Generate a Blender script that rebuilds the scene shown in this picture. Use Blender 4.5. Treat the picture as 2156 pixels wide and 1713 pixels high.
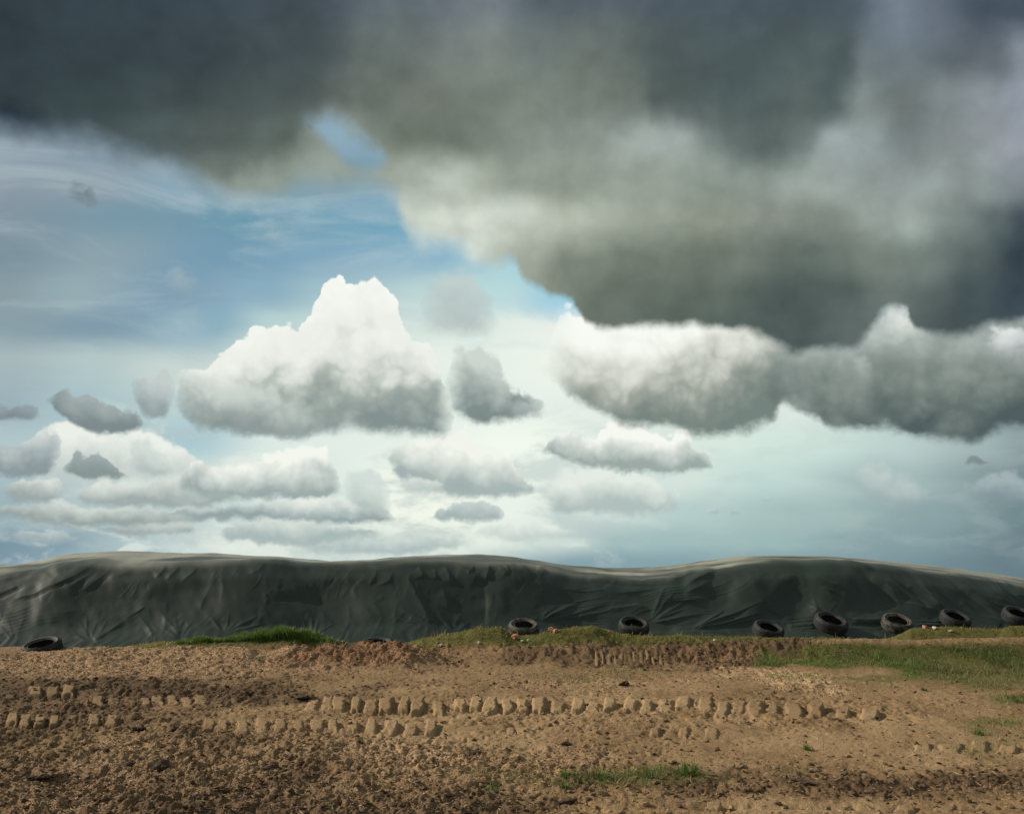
import bpy, math, random
import numpy as np

R = math.radians
scene = bpy.context.scene
for o in list(bpy.data.objects):
    bpy.data.objects.remove(o)
COL = scene.collection

# ------------------------------------------------------------------ camera
# picture coordinates below (px, py) are those of a 2156 x 1713 picture
HFOV = R(55.0)
FPX = 1078.0 / math.tan(HFOV / 2)
CX, CY, HORIZON = 1078.0, 856.5, 1190.0
PITCH = math.atan((HORIZON - CY) / FPX)
CAM_Z = 1.55
cam_data = bpy.data.cameras.new('camera')
cam_data.angle = HFOV
cam_data.sensor_fit = 'HORIZONTAL'
cam_data.clip_start = 0.1
cam_data.clip_end = 20000
cam = bpy.data.objects.new('camera', cam_data)
COL.objects.link(cam)
cam.location = (0, 0, CAM_Z)
cam.rotation_euler = (R(90) + PITCH, 0, 0)
scene.camera = cam
scene.view_settings.view_transform = 'Standard'
scene.view_settings.look = 'None'
scene.view_settings.exposure = 0.0
scene.view_settings.gamma = 1.0
scene.view_settings.use_curve_mapping = False

CP, SP = math.cos(PITCH), math.sin(PITCH)


def ray(px, py):
    """direction of a picture point, scaled so that y == 1"""
    a, b = (px - CX) / FPX, (CY - py) / FPX
    dx, dy, dz = a, CP - b * SP, SP + b * CP
    return dx / dy, 1.0, dz / dy


def proj(x, y, z):
    dz = z - CAM_Z
    f = y * CP + dz * SP
    u = -y * SP + dz * CP
    return CX + FPX * x / f, CY - FPX * u / f


def at(px, py, d):
    a, _, c = ray(px, py)
    return a * d, d, CAM_Z + c * d


# ------------------------------------------------------------------ light
SUN_AZ, SUN_EL = -73.0, 30.0           # degrees from +Y (negative: left), above the horizon
sun_dir = np.array([math.sin(R(SUN_AZ)) * math.cos(R(SUN_EL)),
                    math.cos(R(SUN_AZ)) * math.cos(R(SUN_EL)), math.sin(R(SUN_EL))])
sd = bpy.data.lights.new('sun', 'SUN')
sd.energy = 5.0
sd.angle = R(0.6)
sd.color = (1.0, 0.9, 0.76)
sun = bpy.data.objects.new('sun', sd)
COL.objects.link(sun)
sun.rotation_euler = (R(90 - SUN_EL), 0, R(180 - SUN_AZ))
sun.location = (-30, 20, 30)

# ------------------------------------------------------------------ sky
world = bpy.data.worlds.new('World')
scene.world = world
world.use_nodes = True
world.node_tree.nodes.clear()
WT = bpy.data.node_groups.new('sky_basis', 'ShaderNodeTree')


def lin(c):
    out = []
    for v, k in zip(c[:3], (0.995, 1.003, 0.990)):      # the film's slight green cast in the clouds
        v = v * k / 255.0
        out.append(v / 12.92 if v <= 0.04045 else ((v + 0.055) / 1.055) ** 2.4)
    return tuple(out) + (1.0,)


def put(sock, v):
    if hasattr(v, 'links') or isinstance(v, bpy.types.NodeSocket):
        WT.links.new(v, sock)
    else:
        sock.default_value = v


def M(op, a, b=0.0, c=0.0, clamp=False):
    n = WT.nodes.new('ShaderNodeMath')
    n.operation = op
    n.use_clamp = clamp
    put(n.inputs[0], a)
    put(n.inputs[1], b)
    put(n.inputs[2], c)
    return n.outputs[0]


def V(op, a, b=(0, 0, 0), c=(0, 0, 0)):
    n = WT.nodes.new('ShaderNodeVectorMath')
    n.operation = op
    put(n.inputs[0], a)
    put(n.inputs[1], b)
    put(n.inputs[2], c)
    return n.outputs[0]


def xyz(a, b, c=0.0):
    n = WT.nodes.new('ShaderNodeCombineXYZ')
    put(n.inputs[0], a)
    put(n.inputs[1], b)
    put(n.inputs[2], c)
    return n.outputs[0]


def sep(v):
    n = WT.nodes.new('ShaderNodeSeparateXYZ')
    put(n.inputs[0], v)
    return n.outputs[0], n.outputs[1], n.outputs[2]


def smooth(v, a, b, lo=0.0, hi=1.0):
    n = WT.nodes.new('ShaderNodeMapRange')
    n.interpolation_type = 'SMOOTHSTEP'
    put(n.inputs[0], v)
    put(n.inputs[1], a)
    put(n.inputs[2], b)
    put(n.inputs[3], lo)
    put(n.inputs[4], hi)
    return n.outputs[0]


def noise(vec, scale, detail=5.0, rough=0.55, dist=0.0, dims='3D'):
    n = WT.nodes.new('ShaderNodeTexNoise')
    n.noise_dimensions = dims
    put(n.inputs['Vector'], vec)
    n.inputs['Scale'].default_value = scale
    n.inputs['Detail'].default_value = detail
    n.inputs['Roughness'].default_value = rough
    n.inputs['Distortion'].default_value = dist
    return n.outputs[0], n.outputs[1]


def mixc(f, a, b):
    n = WT.nodes.new('ShaderNodeMix')
    n.data_type = 'RGBA'
    put(n.inputs[0], f)
    put(n.inputs[6], a)
    put(n.inputs[7], b)
    return n.outputs[2]


def ramp(v, stops, mode='EASE'):
    n = WT.nodes.new('ShaderNodeValToRGB')
    put(n.inputs[0], v)
    cr = n.color_ramp
    cr.interpolation = mode
    while len(cr.elements) > 1:
        cr.elements.remove(cr.elements[-1])
    for i, (p, c) in enumerate(stops):
        e = cr.elements[0] if i == 0 else cr.elements.new(min(max(p, 0), 1))
        e.position = min(max(p, 0), 1)
        e.color = c
    return n.outputs[0]


# angular sky coordinates: U = azimuth, W = elevation, both times FPX
def sky_uv(px, py):
    dx, dy, dz = ray(px, py)
    return math.atan2(dx, dy) * FPX, math.atan2(dz, math.hypot(dx, dy)) * FPX


UMAX = 1100.0
WT.interface.new_socket('direction', in_out='INPUT', socket_type='NodeSocketVector')
D = WT.nodes.new('NodeGroupInput').outputs[0]
dxs, dys, dzs = sep(V('NORMALIZE', D))
U0 = M('MULTIPLY', M('ARCTAN2', dxs, dys), FPX)
W0 = M('MULTIPLY', M('ARCSINE', dzs), FPX)
P0 = xyz(M('DIVIDE', U0, 1000.0), M('DIVIDE', W0, 1000.0), 0.0)     # 1 unit = 1000 px
DN = V('SCALE', V('NORMALIZE', D), (0, 0, 0))
DN.node.inputs['Scale'].default_value = FPX / 1000.0                # seamless noise space, same unit


def warp(scale, amp, detail, rough, seed):
    _, c = noise(V('ADD', DN, (seed, seed * 1.7, seed * 0.3)), scale, detail, rough)
    n = V('SUBTRACT', c, (0.5, 0.5, 0.5))
    x, y, _ = sep(n)
    return M('MULTIPLY', x, amp * 2), M('MULTIPLY', y, amp * 2)


def warped(*ws):
    u, w = U0, W0
    for (a, b) in ws:
        u, w = M('ADD', u, a), M('ADD', w, b)
    return u, w


w_soft = warp(4.0, 40, 3.0, 0.5, 3.1)
w_mid = warp(12.0, 22, 4.0, 0.55, 7.7)
w_fine = warp(34.0, 14, 4.0, 0.55, 11.3)
COORD = {
    'soft': warped(w_soft, w_mid, (M('MULTIPLY', w_fine[0], .4), M('MULTIPLY', w_fine[1], .4))),
    'puff': warped(w_mid, w_fine),
    'small': warped((M('MULTIPLY', w_mid[0], .4), M('MULTIPLY', w_mid[1], .4)), w_fine),
    'none': (U0, W0),
}
# relief: brighter where the cloud surface leans towards the sun (upper left)
rn1, _ = noise(V('ADD', DN, (1.3, 4.2, 0.6)), 6.0, 2.5, 0.5)
rn2, _ = noise(V('ADD', DN, (1.3 - 0.03, 4.2, 0.6 + 0.035)), 6.0, 2.5, 0.5)
RELIEF = M('SUBTRACT', rn1, rn2)
rn3, _ = noise(V('ADD', DN, (8.3, 2.2, 5.6)), 22.0, 3.5, 0.5)
rn4, _ = noise(V('ADD', DN, (8.3 - 0.010, 2.2, 5.6 + 0.012)), 22.0, 3.5, 0.5)
RELIEF2 = M('SUBTRACT', rn3, rn4)
LUMP, _ = noise(V('ADD', DN, (2.3, 9.2, 3.6)), 3.2, 3.0, 0.5)



def cells(scale, seed):
    n = WT.nodes.new('ShaderNodeTexVoronoi')
    put(n.inputs['Vector'], V('ADD', V('ADD', DN, (seed, 2 * seed, 3 * seed)), warp_vec))
    n.inputs['Scale'].default_value = scale
    return n.outputs['Distance']


wv_, wvc = noise(V('ADD', DN, (5.5, 1.1, 7.9)), 14.0, 2.0, 0.5)
warp_vec = V('SCALE', V('SUBTRACT', wvc, (0.5, 0.5, 0.5)))
warp_vec.node.inputs['Scale'].default_value = 0.06
cel1, cel2 = cells(19.0, 1.37), cells(47.0, 4.11)
# rounded heads: 1 in the middle of a head, falling to its rim
BILLOW = M('SUBTRACT', 1.0, M('ADD', M('MULTIPLY', cel1, 1.15), M('MULTIPLY', cel2, 0.6)))
frag, _ = noise(V('MULTIPLY', P0, (1.0, 2.1, 1.0)), 8.0, 6.0, 0.6, 0.4)
frag2, _ = noise(V('ADD', V('MULTIPLY', P0, (1.0, 2.4, 1.0)), (3.3, 1.9, 0.0)), 6.0, 6.0, 0.58, 0.3)


def fcurve(u, pts):
    """elevation as a function of azimuth through picture points"""
    q = sorted(sky_uv(*p) for p in pts)
    us = [a for a, _ in q]
    ws = [b for _, b in q]
    u0, u1 = us[0], us[-1]
    w0, w1 = min(ws), max(ws)
    if w1 - w0 < 1:
        w1 = w0 + 1
    n = WT.nodes.new('ShaderNodeFloatCurve')
    put(n.inputs['Value'], M('DIVIDE', M('SUBTRACT', u, u0), u1 - u0, clamp=True))
    cv = n.mapping.curves[0]
    xs = [(a - u0) / (u1 - u0) for a in us]
    ys = [(b - w0) / (w1 - w0) for b in ws]
    cv.points[0].location = (xs[0], ys[0])
    cv.points[1].location = (xs[-1], ys[-1])
    for a, b in zip(xs[1:-1], ys[1:-1]):
        cv.points.new(a, b)
    for p in cv.points:
        p.handle_type = 'AUTO_CLAMPED'
    n.mapping.use_clip = False
    n.mapping.update()
    return M('MULTIPLY_ADD', n.outputs[0], w1 - w0, w0)


def grid(rows, u, w):
    """soft two-way blend of tones: rows = [(py, [(px, rgb) ...])] from the top down"""
    un = M('MULTIPLY_ADD', u, 0.5 / UMAX, 0.5, clamp=True)
    out = None
    last = None
    for py, stops in reversed(rows):
        st = []
        for px, c in stops:
            st.append(((sky_uv(px, py)[0] / UMAX + 1) / 2, lin(c)))
        cval = ramp(un, st)
        # row elevation follows the picture row across the azimuths well enough
        wv = sky_uv(1078, py)[1]
        if out is None:
            out = cval
        else:
            out = mixc(smooth(wcor(w), last, wv), out, cval)
        last = wv
    return out


# rows of equal py drop in elevation away from the middle: undo that with az^2
_cor = {}


def wcor(w):
    k = id(w)
    if k not in _cor:
        az = M('DIVIDE', U0, FPX)
        az = M('MINIMUM', M('ABSOLUTE', az), 0.6)
        _cor[k] = M('DIVIDE', w, M('COSINE', az))
    return _cor[k]


CLOUDS = []


def cloud(top, base, stops, H, kind='puff', e_top=14.0, e_base=14.0, alpha=1.0, relief=1.0, tilt=0.0, side=0.0):
    CLOUDS.append((top, base, stops, H, kind, e_top, e_base, alpha, relief, tilt, side))


def add_cloud(sky, top, base, stops, H, kind, e_top, e_base, alpha, relief, tilt, side):
    u, w = S[kind + '_u'], S[kind + '_w']
    allu = [sky_uv(*p)[0] for p in top] + [sky_uv(*p)[0] for p in base]
    ua, ub = min(allu), max(allu)
    t = fcurve(u, top)
    b = fcurve(u, base)
    dt = M('ADD', M('SUBTRACT', t, w), M('MULTIPLY', M('SUBTRACT', S['billow'], 0.25), 13.0 if kind == 'small' else 24.0))
    db = M('SUBTRACT', w, b)
    rag = M('MULTIPLY', M('SUBTRACT', S['ragged'], 0.5), 20.0 if kind == 'small' else 30.0)
    a = M('MULTIPLY', smooth(M('ADD', dt, rag), -e_top * .3, e_top * .8), smooth(M('ADD', db, rag), -e_base * .6, e_base * (1.15 if kind == 'small' else 1.5)))
    side = side or max(e_top * 1.8, 12.0)
    a = M('MULTIPLY', a, smooth(M('ADD', M('MINIMUM', M('SUBTRACT', u, ua), M('SUBTRACT', ub, u)), rag), -side * .5, side * 1.5))
    if alpha < 1:
        a = M('MULTIPLY', a, alpha)
    rel = M('DIVIDE', db, M('MAXIMUM', M('SUBTRACT', t, b), 18.0))
    h = M('ADD', M('MULTIPLY', db, 0.58 / H), M('MULTIPLY', rel, 0.42))
    if tilt:                            # the side away from the sun is the darker one
        h = M('ADD', h, M('MULTIPLY', M('SUBTRACT', u, (ua + ub) / 2), -tilt))
    h = M('ADD', h, M('MULTIPLY', M('SUBTRACT', S['billow'], 0.25), 0.20 * relief))
    h = M('ADD', h, M('MULTIPLY', S['relief'], 0.8 * relief))
    h = M('ADD', h, M('MULTIPLY', S['relief_fine'], 0.2 * relief), clamp=True)
    col = ramp(h, [(p, lin(c)) for p, c in stops], 'LINEAR')
    return mixc(a, sky, col)


nish = WT.nodes.new('ShaderNodeTexSky')
nish.sky_type = 'NISHITA'
nish.sun_disc = False
nish.sun_elevation = R(SUN_EL)
nish.sun_rotation = R(SUN_AZ)
nish.air_density = 1.0
nish.dust_density = 1.2
nish.ozone_density = 1.5
blue = V('SCALE', nish.outputs[0])
blue.node.inputs['Scale'].default_value = 0.085

VEIL = [
 (150, [(0, (138, 154, 170)), (600, (112, 146, 178)), (1078, (120, 158, 185)), (2156, (135, 150, 165))]),
 (290, [(0, (138, 154, 168)), (300, (126, 148, 166)), (700, (142, 172, 194)), (1078, (130, 166, 188)), (2156, (135, 150, 165))]),
 (380, [(0, (125, 145, 160)), (200, (126, 148, 162)), (400, (110, 150, 171)), (700, (98, 147, 172)), (1078, (120, 160, 186)), (2156, (135, 150, 165))]),
 (460, [(0, (116, 140, 157)), (300, (106, 144, 163)), (550, (94, 145, 168)), (800, (100, 154, 178)), (1000, (120, 166, 192)), (1200, (130, 172, 196)), (2156, (150, 165, 175))]),
 (540, [(0, (110, 138, 154)), (200, (126, 153, 166)), (450, (104, 147, 171)), (700, (114, 158, 182)), (900, (125, 168, 190)), (1080, (138, 185, 206)), (1200, (130, 185, 215)), (2156, (160, 172, 178))]),
 (620, [(0, (125, 148, 160)), (150, (136, 161, 172)), (350, (114, 150, 172)), (550, (126, 163, 183)), (700, (152, 181, 193)), (900, (172, 196, 201)), (1080, (170, 201, 209)), (1180, (150, 196, 219)), (1400, (190, 210, 215)), (2156, (160, 170, 175))]),
 (690, [(0, (138, 157, 165)), (200, (128, 153, 168)), (450, (142, 172, 186)), (560, (180, 200, 203)), (800, (210, 222, 217)), (1000, (214, 225, 220)), (1150, (224, 230, 225)), (1500, (235, 238, 234)), (1800, (190, 202, 204)), (2156, (190, 194, 200))]),
 (760, [(0, (165, 178, 182)), (200, (176, 191, 193)), (400, (195, 206, 203)), (600, (206, 216, 211)), (1000, (225, 232, 225)), (1200, (230, 235, 228)), (1700, (190, 201, 201)), (2156, (160, 168, 175))]),
 (850, [(0, (155, 172, 180)), (150, (165, 185, 192)), (400, (185, 200, 202)), (700, (200, 212, 212)), (950, (215, 228, 222)), (1150, (225, 232, 226)), (1400, (215, 223, 219)), (1650, (214, 223, 220)), (1900, (190, 199, 200)), (2156, (150, 160, 167))]),
 (930, [(0, (175, 190, 195)), (400, (168, 192, 201)), (600, (215, 226, 222)), (850, (222, 230, 225)), (1080, (235, 240, 232)), (1300, (215, 225, 220)), (1500, (198, 211, 208)), (1700, (186, 200, 200)), (1900, (170, 184, 188)), (2050, (148, 162, 168)), (2156, (126, 141, 151))]),
 (1010, [(0, (165, 182, 188)), (300, (205, 215, 212)), (700, (215, 225, 220)), (850, (235, 240, 230)), (1100, (230, 236, 228)), (1400, (200, 213, 210)), (1600, (175, 192, 194)), (1900, (145, 163, 170)), (2156, (105, 122, 135))]),
 (1080, [(0, (150, 170, 178)), (300, (180, 195, 198)), (600, (190, 205, 205)), (850, (235, 238, 228)), (1080, (225, 232, 225)), (1200, (205, 216, 212)), (1450, (170, 188, 190)), (1700, (145, 165, 170)), (1950, (125, 145, 155)), (2156, (98, 118, 130))]),
 (1140, [(0, (120, 148, 162)), (120, (128, 154, 167)), (300, (172, 189, 193)), (420, (200, 212, 210)), (500, (215, 222, 216)), (750, (210, 218, 212)), (1000, (222, 228, 220)), (1150, (200, 212, 208)), (1300, (160, 182, 184)), (1600, (140, 163, 170)), (1900, (118, 140, 152)), (2156, (92, 113, 128))]),
 (1190, [(0, (125, 150, 165)), (300, (170, 188, 192)), (600, (215, 222, 215)), (750, (195, 208, 205)), (1000, (170, 190, 192)), (1200, (135, 160, 170)), (1400, (130, 155, 165)), (1800, (110, 135, 150)), (2156, (88, 108, 125))]),
]
# streaky high cloud: stretch the noise along the azimuth
cir, _ = noise(V('MULTIPLY', P0, (1.0, 3.2, 1.0)), 2.6, 6.0, 0.58, 0.6)
uv_v = (M('ADD', U0, M('MULTIPLY', M('SUBTRACT', cir, 0.5), 130.0)),
        M('ADD', W0, M('MULTIPLY', M('MULTIPLY', M('SUBTRACT', cir, 0.5), 120.0), smooth(W0, 60.0, 420.0, 0.2, 1.0))))
def pale(v):
    return tuple(x + 10 * min(max((x - 150) / 50.0, 0), 1) for x in v)


def air(px, py, v):
    v = pale(v)
    if px >= 1400 and py >= 930:        # rain haze low on the right
        k = min((px - 1300) / 300.0, 1)
        v = (v[0] + 16 * k, v[1] + 18 * k, v[2] + 12 * k)
    if px < 1100 and 300 < py < 640:
        v = (v[0] + 14, v[1] + 8, v[2] + 4)
    return v


VEIL = [(py, [(px, air(px, py, v)) for px, v in row]) for py, row in VEIL]
veil = grid(VEIL, *uv_v)
_cor.clear()
veil = mixc(0.98, blue, veil)
# broken cirrus over the blue
veil = mixc(M('MULTIPLY', M('MULTIPLY', smooth(cir, 0.46, 0.70), 0.42), smooth(W0, 300.0, 520.0)), veil, lin((196, 208, 212)))



low_band = M('MULTIPLY', smooth(W0, -20.0, 40.0), smooth(W0, 380.0, 200.0))
veil = mixc(M('MULTIPLY', M('MULTIPLY', smooth(frag2, 0.47, 0.62), 0.55), M('MULTIPLY', low_band, smooth(U0, 500.0, 50.0, 0.35, 1.0))), veil, lin((180, 194, 196)))
veil = mixc(M('MULTIPLY', M('MULTIPLY', smooth(frag, 0.50, 0.64), 0.55), M('MULTIPLY', low_band, smooth(U0, 420.0, -50.0, 0.06, 1.0))), veil, lin((236, 240, 233)))


def group_out(tree, socks):
    go = tree.nodes.new('NodeGroupOutput')
    for name, kind, s in socks:
        tree.interface.new_socket(name, in_out='OUTPUT', socket_type=kind)
        tree.links.new(s, go.inputs[name])


FL, VC, RGB = 'NodeSocketFloat', 'NodeSocketVector', 'NodeSocketColor'
basis = [('veil', RGB, veil), ('blue', VC, blue), ('u', FL, U0), ('w', FL, W0), ('relief', FL, RELIEF), ('relief_fine', FL, RELIEF2), ('lump', FL, LUMP), ('billow', FL, BILLOW), ('ragged', FL, frag)]
for k in ('soft', 'puff', 'small'):
    basis += [(k + '_u', FL, COORD[k][0]), (k + '_w', FL, COORD[k][1])]
basis += [('ws_x', FL, w_soft[0]), ('ws_y', FL, w_soft[1]), ('wm_x', FL, w_mid[0]), ('wm_y', FL, w_mid[1])]
group_out(WT, basis)
BASIS_TREE = WT
BASIS = [(n, k) for n, k, _ in basis]


def begin(name):
    """a node group fed by the basis values"""
    global WT, S, U0
    WT = bpy.data.node_groups.new(name, 'ShaderNodeTree')
    gi = WT.nodes.new('NodeGroupInput')
    for n, k in BASIS:
        WT.interface.new_socket(n, in_out='INPUT', socket_type=k)
    S = {n: gi.outputs[n] for n, _ in BASIS}
    U0 = S['u']
    _cor.clear()
    return WT


# far small clouds first, near ones last
def c2(lit, shade):
    lit, shade = np.array(lit), np.array(shade) - 9.0
    m = lit * .55 + shade * .45
    return [(0, tuple(shade)), (.18, tuple(shade * .94 + lit * .06)), (.5, tuple(m)), (.85, tuple(lit)), (1, tuple(lit))]

cloud([(560,1120),(640,1108),(760,1112),(880,1118),(1000,1125)], [(560,1142),(700,1158),(850,1165),(1000,1150)], c2((205,215,211),(168,187,190)), 45, 'small', 16, 10, .8)
cloud([(455,1112),(500,1093),(600,1088),(700,1098),(800,1106)], [(455,1122),(500,1140),(600,1146),(700,1141),(800,1128)], c2((215,222,217),(172,188,189)), 48, 'small', 10, 9)
cloud([(190,1112),(280,1094),(350,1089),(400,1095),(418,1112)], [(190,1116),(280,1127),(380,1123),(418,1114)], c2((208,215,211),(166,177,178)), 30, 'small', 8, 7)
cloud([(60,1152),(80,1142),(100,1146),(112,1154)], [(60,1154),(85,1158),(112,1156)], c2((200,210,210),(180,192,195)), 14, 'small', 5, 5, .7)
cloud([(-200,1050),(-60,1040),(0,1058),(60,1058),(150,1054),(250,1064),(400,1070),(485,1080)], [(-200,1090),(0,1086),(100,1101),(200,1109),(300,1106),(485,1090)], c2((212,218,213),(156,167,168)), 46, 'small', 10, 9)
cloud([(340,1076),(500,1060),(600,1056),(700,1064),(790,1054),(832,1078)], [(340,1080),(450,1091),(600,1097),(750,1100),(832,1092)], c2((208,217,214),(152,168,170)), 40, 'small', 10, 8)
cloud([(900,1082),(940,1062),(990,1049),(1040,1055),(1064,1084)], [(900,1090),(960,1099),(1030,1099),(1064,1088)], c2((200,211,209),(168,183,185)), 42, 'small', 9, 8)
cloud([(150,1045),(200,1015),(300,1008),(360,998),(440,988),(495,1012)], [(150,1048),(250,1067),(400,1068),(495,1058)], c2((222,227,222),(164,175,176)), 62, 'small', 10, 9)
cloud([(70,930),(100,884),(150,886),(220,900),(300,900),(330,905),(400,945),(440,995)], [(70,1000),(150,1010),(300,1012),(440,1005)], c2((236,239,234),(205,213,212)), 80, 'puff', 14, 18)
cloud([(0,1022),(30,1000),(70,998),(110,1004),(135,1028)], [(0,1042),(60,1061),(110,1052),(135,1034)], c2((228,231,226),(162,173,174)), 52, 'small', 9, 8)
cloud([(720,1010),(745,985),(780,985),(810,1010),(832,1050)], [(720,1050),(770,1078),(810,1080),(832,1066)], c2((206,216,214),(182,196,196)), 70, 'small', 14, 12, .8)
cloud([(1140,1005),(1200,985),(1300,990),(1370,1000),(1400,1020),(1445,1058)], [(1140,1058),(1200,1081),(1280,1086),(1380,1079),(1445,1064)], c2((230,235,229),(180,194,193)), 78, 'puff', 18, 12, .92)
cloud([(376,1010),(400,985),(430,966),(450,984),(500,978),(560,958),(600,934),(660,928),(690,958),(712,990),(720,1020)], [(376,1030),(500,1056),(600,1057),(700,1052),(720,1040)], c2((245,246,240),(160,174,175)), 92, 'puff', 10, 10)
cloud([(815,965),(850,930),(900,924),(940,895),(980,898),(1000,938),(1040,940),(1080,960),(1092,990),(1146,1034)], [(815,985),(880,1030),(950,1043),(1080,1047),(1146,1038)], c2((242,244,237),(170,184,185)), 100, 'puff', 10, 10)
cloud([(-120,900),(-40,915),(0,928),(30,924),(60,910),(90,898),(108,904),(118,930),(126,985)], [(-120,990),(0,997),(60,998),(110,992),(126,987)], c2((214,220,220),(146,159,165)), 85, 'puff', 9, 8)
cloud([(134,988),(150,962),(168,950),(186,958),(206,958),(222,966),(240,978),(270,1000)], [(138,998),(180,1006),(230,1009),(266,1004)], c2((168,178,180),(142,155,157)), 60, 'small', 7, 6)
cloud([(260,960),(290,920),(320,930),(350,955),(375,990)], [(260,985),(320,1010),(375,1005)], c2((205,214,213),(172,184,187)), 70, 'puff', 16, 12, .75)
cloud([(96,842),(112,816),(130,810),(148,818),(160,830),(176,828),(192,832),(208,836),(222,848),(238,856),(252,862),(270,858),(290,868),(306,892)], [(100,842),(130,880),(180,906),(230,914),(280,907),(302,896)], c2((164,174,176),(134,147,150)), 75, 'small', 8, 8)
cloud([(-60,850),(0,856),(20,854),(40,848),(65,850),(86,874)], [(-60,880),(0,889),(25,886),(50,882),(86,878)], c2((150,162,168),(128,141,149)), 38, 'small', 9, 8, .9)
cloud([(276,830),(290,784),(308,784),(320,802),(340,779),(358,798),(364,846)], [(276,838),(300,871),(340,880),(364,858)], c2((196,205,205),(156,169,173)), 85, 'small', 8, 9)
cloud([(880,650),(900,590),(950,563),(1010,588),(1040,640),(1064,688)], [(880,680),(950,711),(1010,714),(1064,694)], c2((196,205,204),(176,188,190)), 130, 'puff', 30, 22, .72)
cloud([(936,775),(960,735),(1000,733),(1040,748),(1070,788),(1100,818),(1130,848),(1146,876)], [(936,850),(980,886),(1040,897),(1100,884),(1146,876)], c2((206,213,209),(134,147,148)), 140, 'puff', 16, 12)
cloud([(1060,850),(1085,835),(1120,840),(1150,862)], [(1060,858),(1100,880),(1150,870)], c2((205,213,210),(172,184,184)), 50, 'small', 18, 16, .7)
cloud([(830,1020),(870,1000),(910,1010),(935,1030)], [(830,1026),(880,1040),(935,1036)], c2((236,239,233),(196,207,206)), 40, 'small', 12, 10, .85)
cloud([(560,1070),(600,1045),(660,1040),(720,1052),(760,1075)], [(560,1078),(650,1090),(760,1084)], c2((238,240,234),(180,193,194)), 46, 'small', 10, 9, .9)
cloud([(990,1120),(1050,1098),(1120,1096),(1180,1110),(1230,1128)], [(990,1128),(1080,1136),(1160,1138),(1230,1132)], c2((232,237,231),(196,208,207)), 36, 'small', 12, 10, .8)
cloud([(640,1150),(700,1130),(780,1126),(860,1136),(900,1150)], [(640,1156),(750,1166),(900,1160)], c2((214,222,219),(178,193,196)), 34, 'small', 12, 10, .8)
cloud([(20,1130),(60,1116),(130,1112),(190,1126)], [(20,1134),(100,1140),(190,1134)], c2((205,213,212),(172,185,188)), 24, 'small', 9, 8, .8)
# the tall cumulus in the middle, and the grey shelf in front of its left half
cloud([(368,820),(384,779),(420,782),(445,760),(460,738),(500,712),(520,698),(565,686),(615,690),(645,672),(655,648),(675,618),(685,594),(715,578),(740,594),(760,585),(790,582),(810,604),(835,634),(850,674),(875,714),(915,738),(925,778),(940,818),(950,860),(957,892)],
      [(368,848),(400,884),(450,908),(525,916),(600,921),(650,924),(662,914),(750,906),(850,921),(925,923),(950,910),(957,896)],
      [(0,(132,146,146)),(.12,(148,159,157)),(.25,(166,175,171)),(.34,(190,197,192)),(.44,(216,219,214)),(.62,(235,237,233)),(1,(248,249,245))], 300, 'puff', 8, 16, 1.0, .9, .0003, 34)
cloud([(368,826),(384,783),(430,786),(500,792),(560,812),(620,830),(680,868)], [(368,846),(400,884),(450,908),(525,917),(600,922),(680,914)],
      [(0,(136,149,150)),(.25,(156,166,166)),(.6,(200,207,204)),(1,(212,218,215))], 120, 'puff', 34, 11, .9, .8)
cloud([(1136,958),(1165,922),(1200,912),(1225,918),(1256,922),(1268,892),(1290,876),(1318,878),(1342,898),(1380,908),(1412,922),(1428,902),(1446,898),(1458,930),(1490,954),(1510,988)], [(1140,958),(1200,973),(1270,986),(1330,997),(1400,999),(1470,992),(1506,988)],
      c2((247,248,243),(162,175,174)), 78, 'small', 9, 8)
cloud([(1690,992),(1760,984),(1860,988),(1900,984),(1940,1004),(1982,1026)], [(1690,998),(1800,1030),(1850,1062),(1900,1072),(1960,1052),(1982,1036)], c2((205,213,211),(165,180,183)), 70, 'soft', 34, 26, .62)
cloud([(2020,1030),(2060,1010),(2110,1000),(2200,1000),(2300,1010)], [(2020,1036),(2080,1052),(2150,1062),(2300,1062)], c2((172,185,190),(135,151,160)), 50, 'puff', 18, 16, .75)
cloud([(2026,972),(2050,959),(2070,960),(2092,974)], [(2026,976),(2060,980),(2092,977)], c2((128,141,149),(120,133,141)), 20, 'small', 6, 6, .9)
for (a, y, b) in ((1484, 1074, 1522), (1528, 1078, 1566), (1596, 1048, 1632)):
    cloud([(a, y + 4), ((a + b) / 2, y - 8), (b, y + 5)], [(a, y + 5), ((a + b) / 2, y + 10), (b, y + 6)], c2((205,214,213),(175,190,192)), 16, 'small', 6, 6, .75)
# white heap under the dark shelf
cloud([(1150,740),(1172,672),(1184,646),(1202,640),(1216,660),(1228,640),(1350,600),(1500,600),(1640,620),(1720,690)],
      [(1150,790),(1200,838),(1260,871),(1330,892),(1400,906),(1450,914),(1520,914),(1600,905),(1630,884),(1660,850),(1720,820)],
      [(0,(118,131,128)),(.12,(128,139,134)),(.28,(158,164,157)),(.46,(205,207,199)),(.66,(234,234,228)),(.82,(248,249,245)),(1,(250,251,248))], 240, 'puff', 14, 14, 1, .8, .0010, 60)
cloud([(1590,730),(1660,690),(1740,650),(1800,640),(1900,640),(2000,640),(2100,640),(2400,640)],
      [(1590,800),(1640,855),(1680,872),(1720,888),(1760,907),(1820,912),(1860,906),(1900,910),(1960,922),(2060,927),(2100,914),(2156,906),(2400,900)],
      [(0,(80,94,97)),(.12,(92,105,105)),(.3,(114,125,122)),(.55,(140,149,146)),(.8,(162,171,169)),(1,(184,193,192))], 240, 'puff', 40, 14, 1, .9, .0007, 90)
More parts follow.
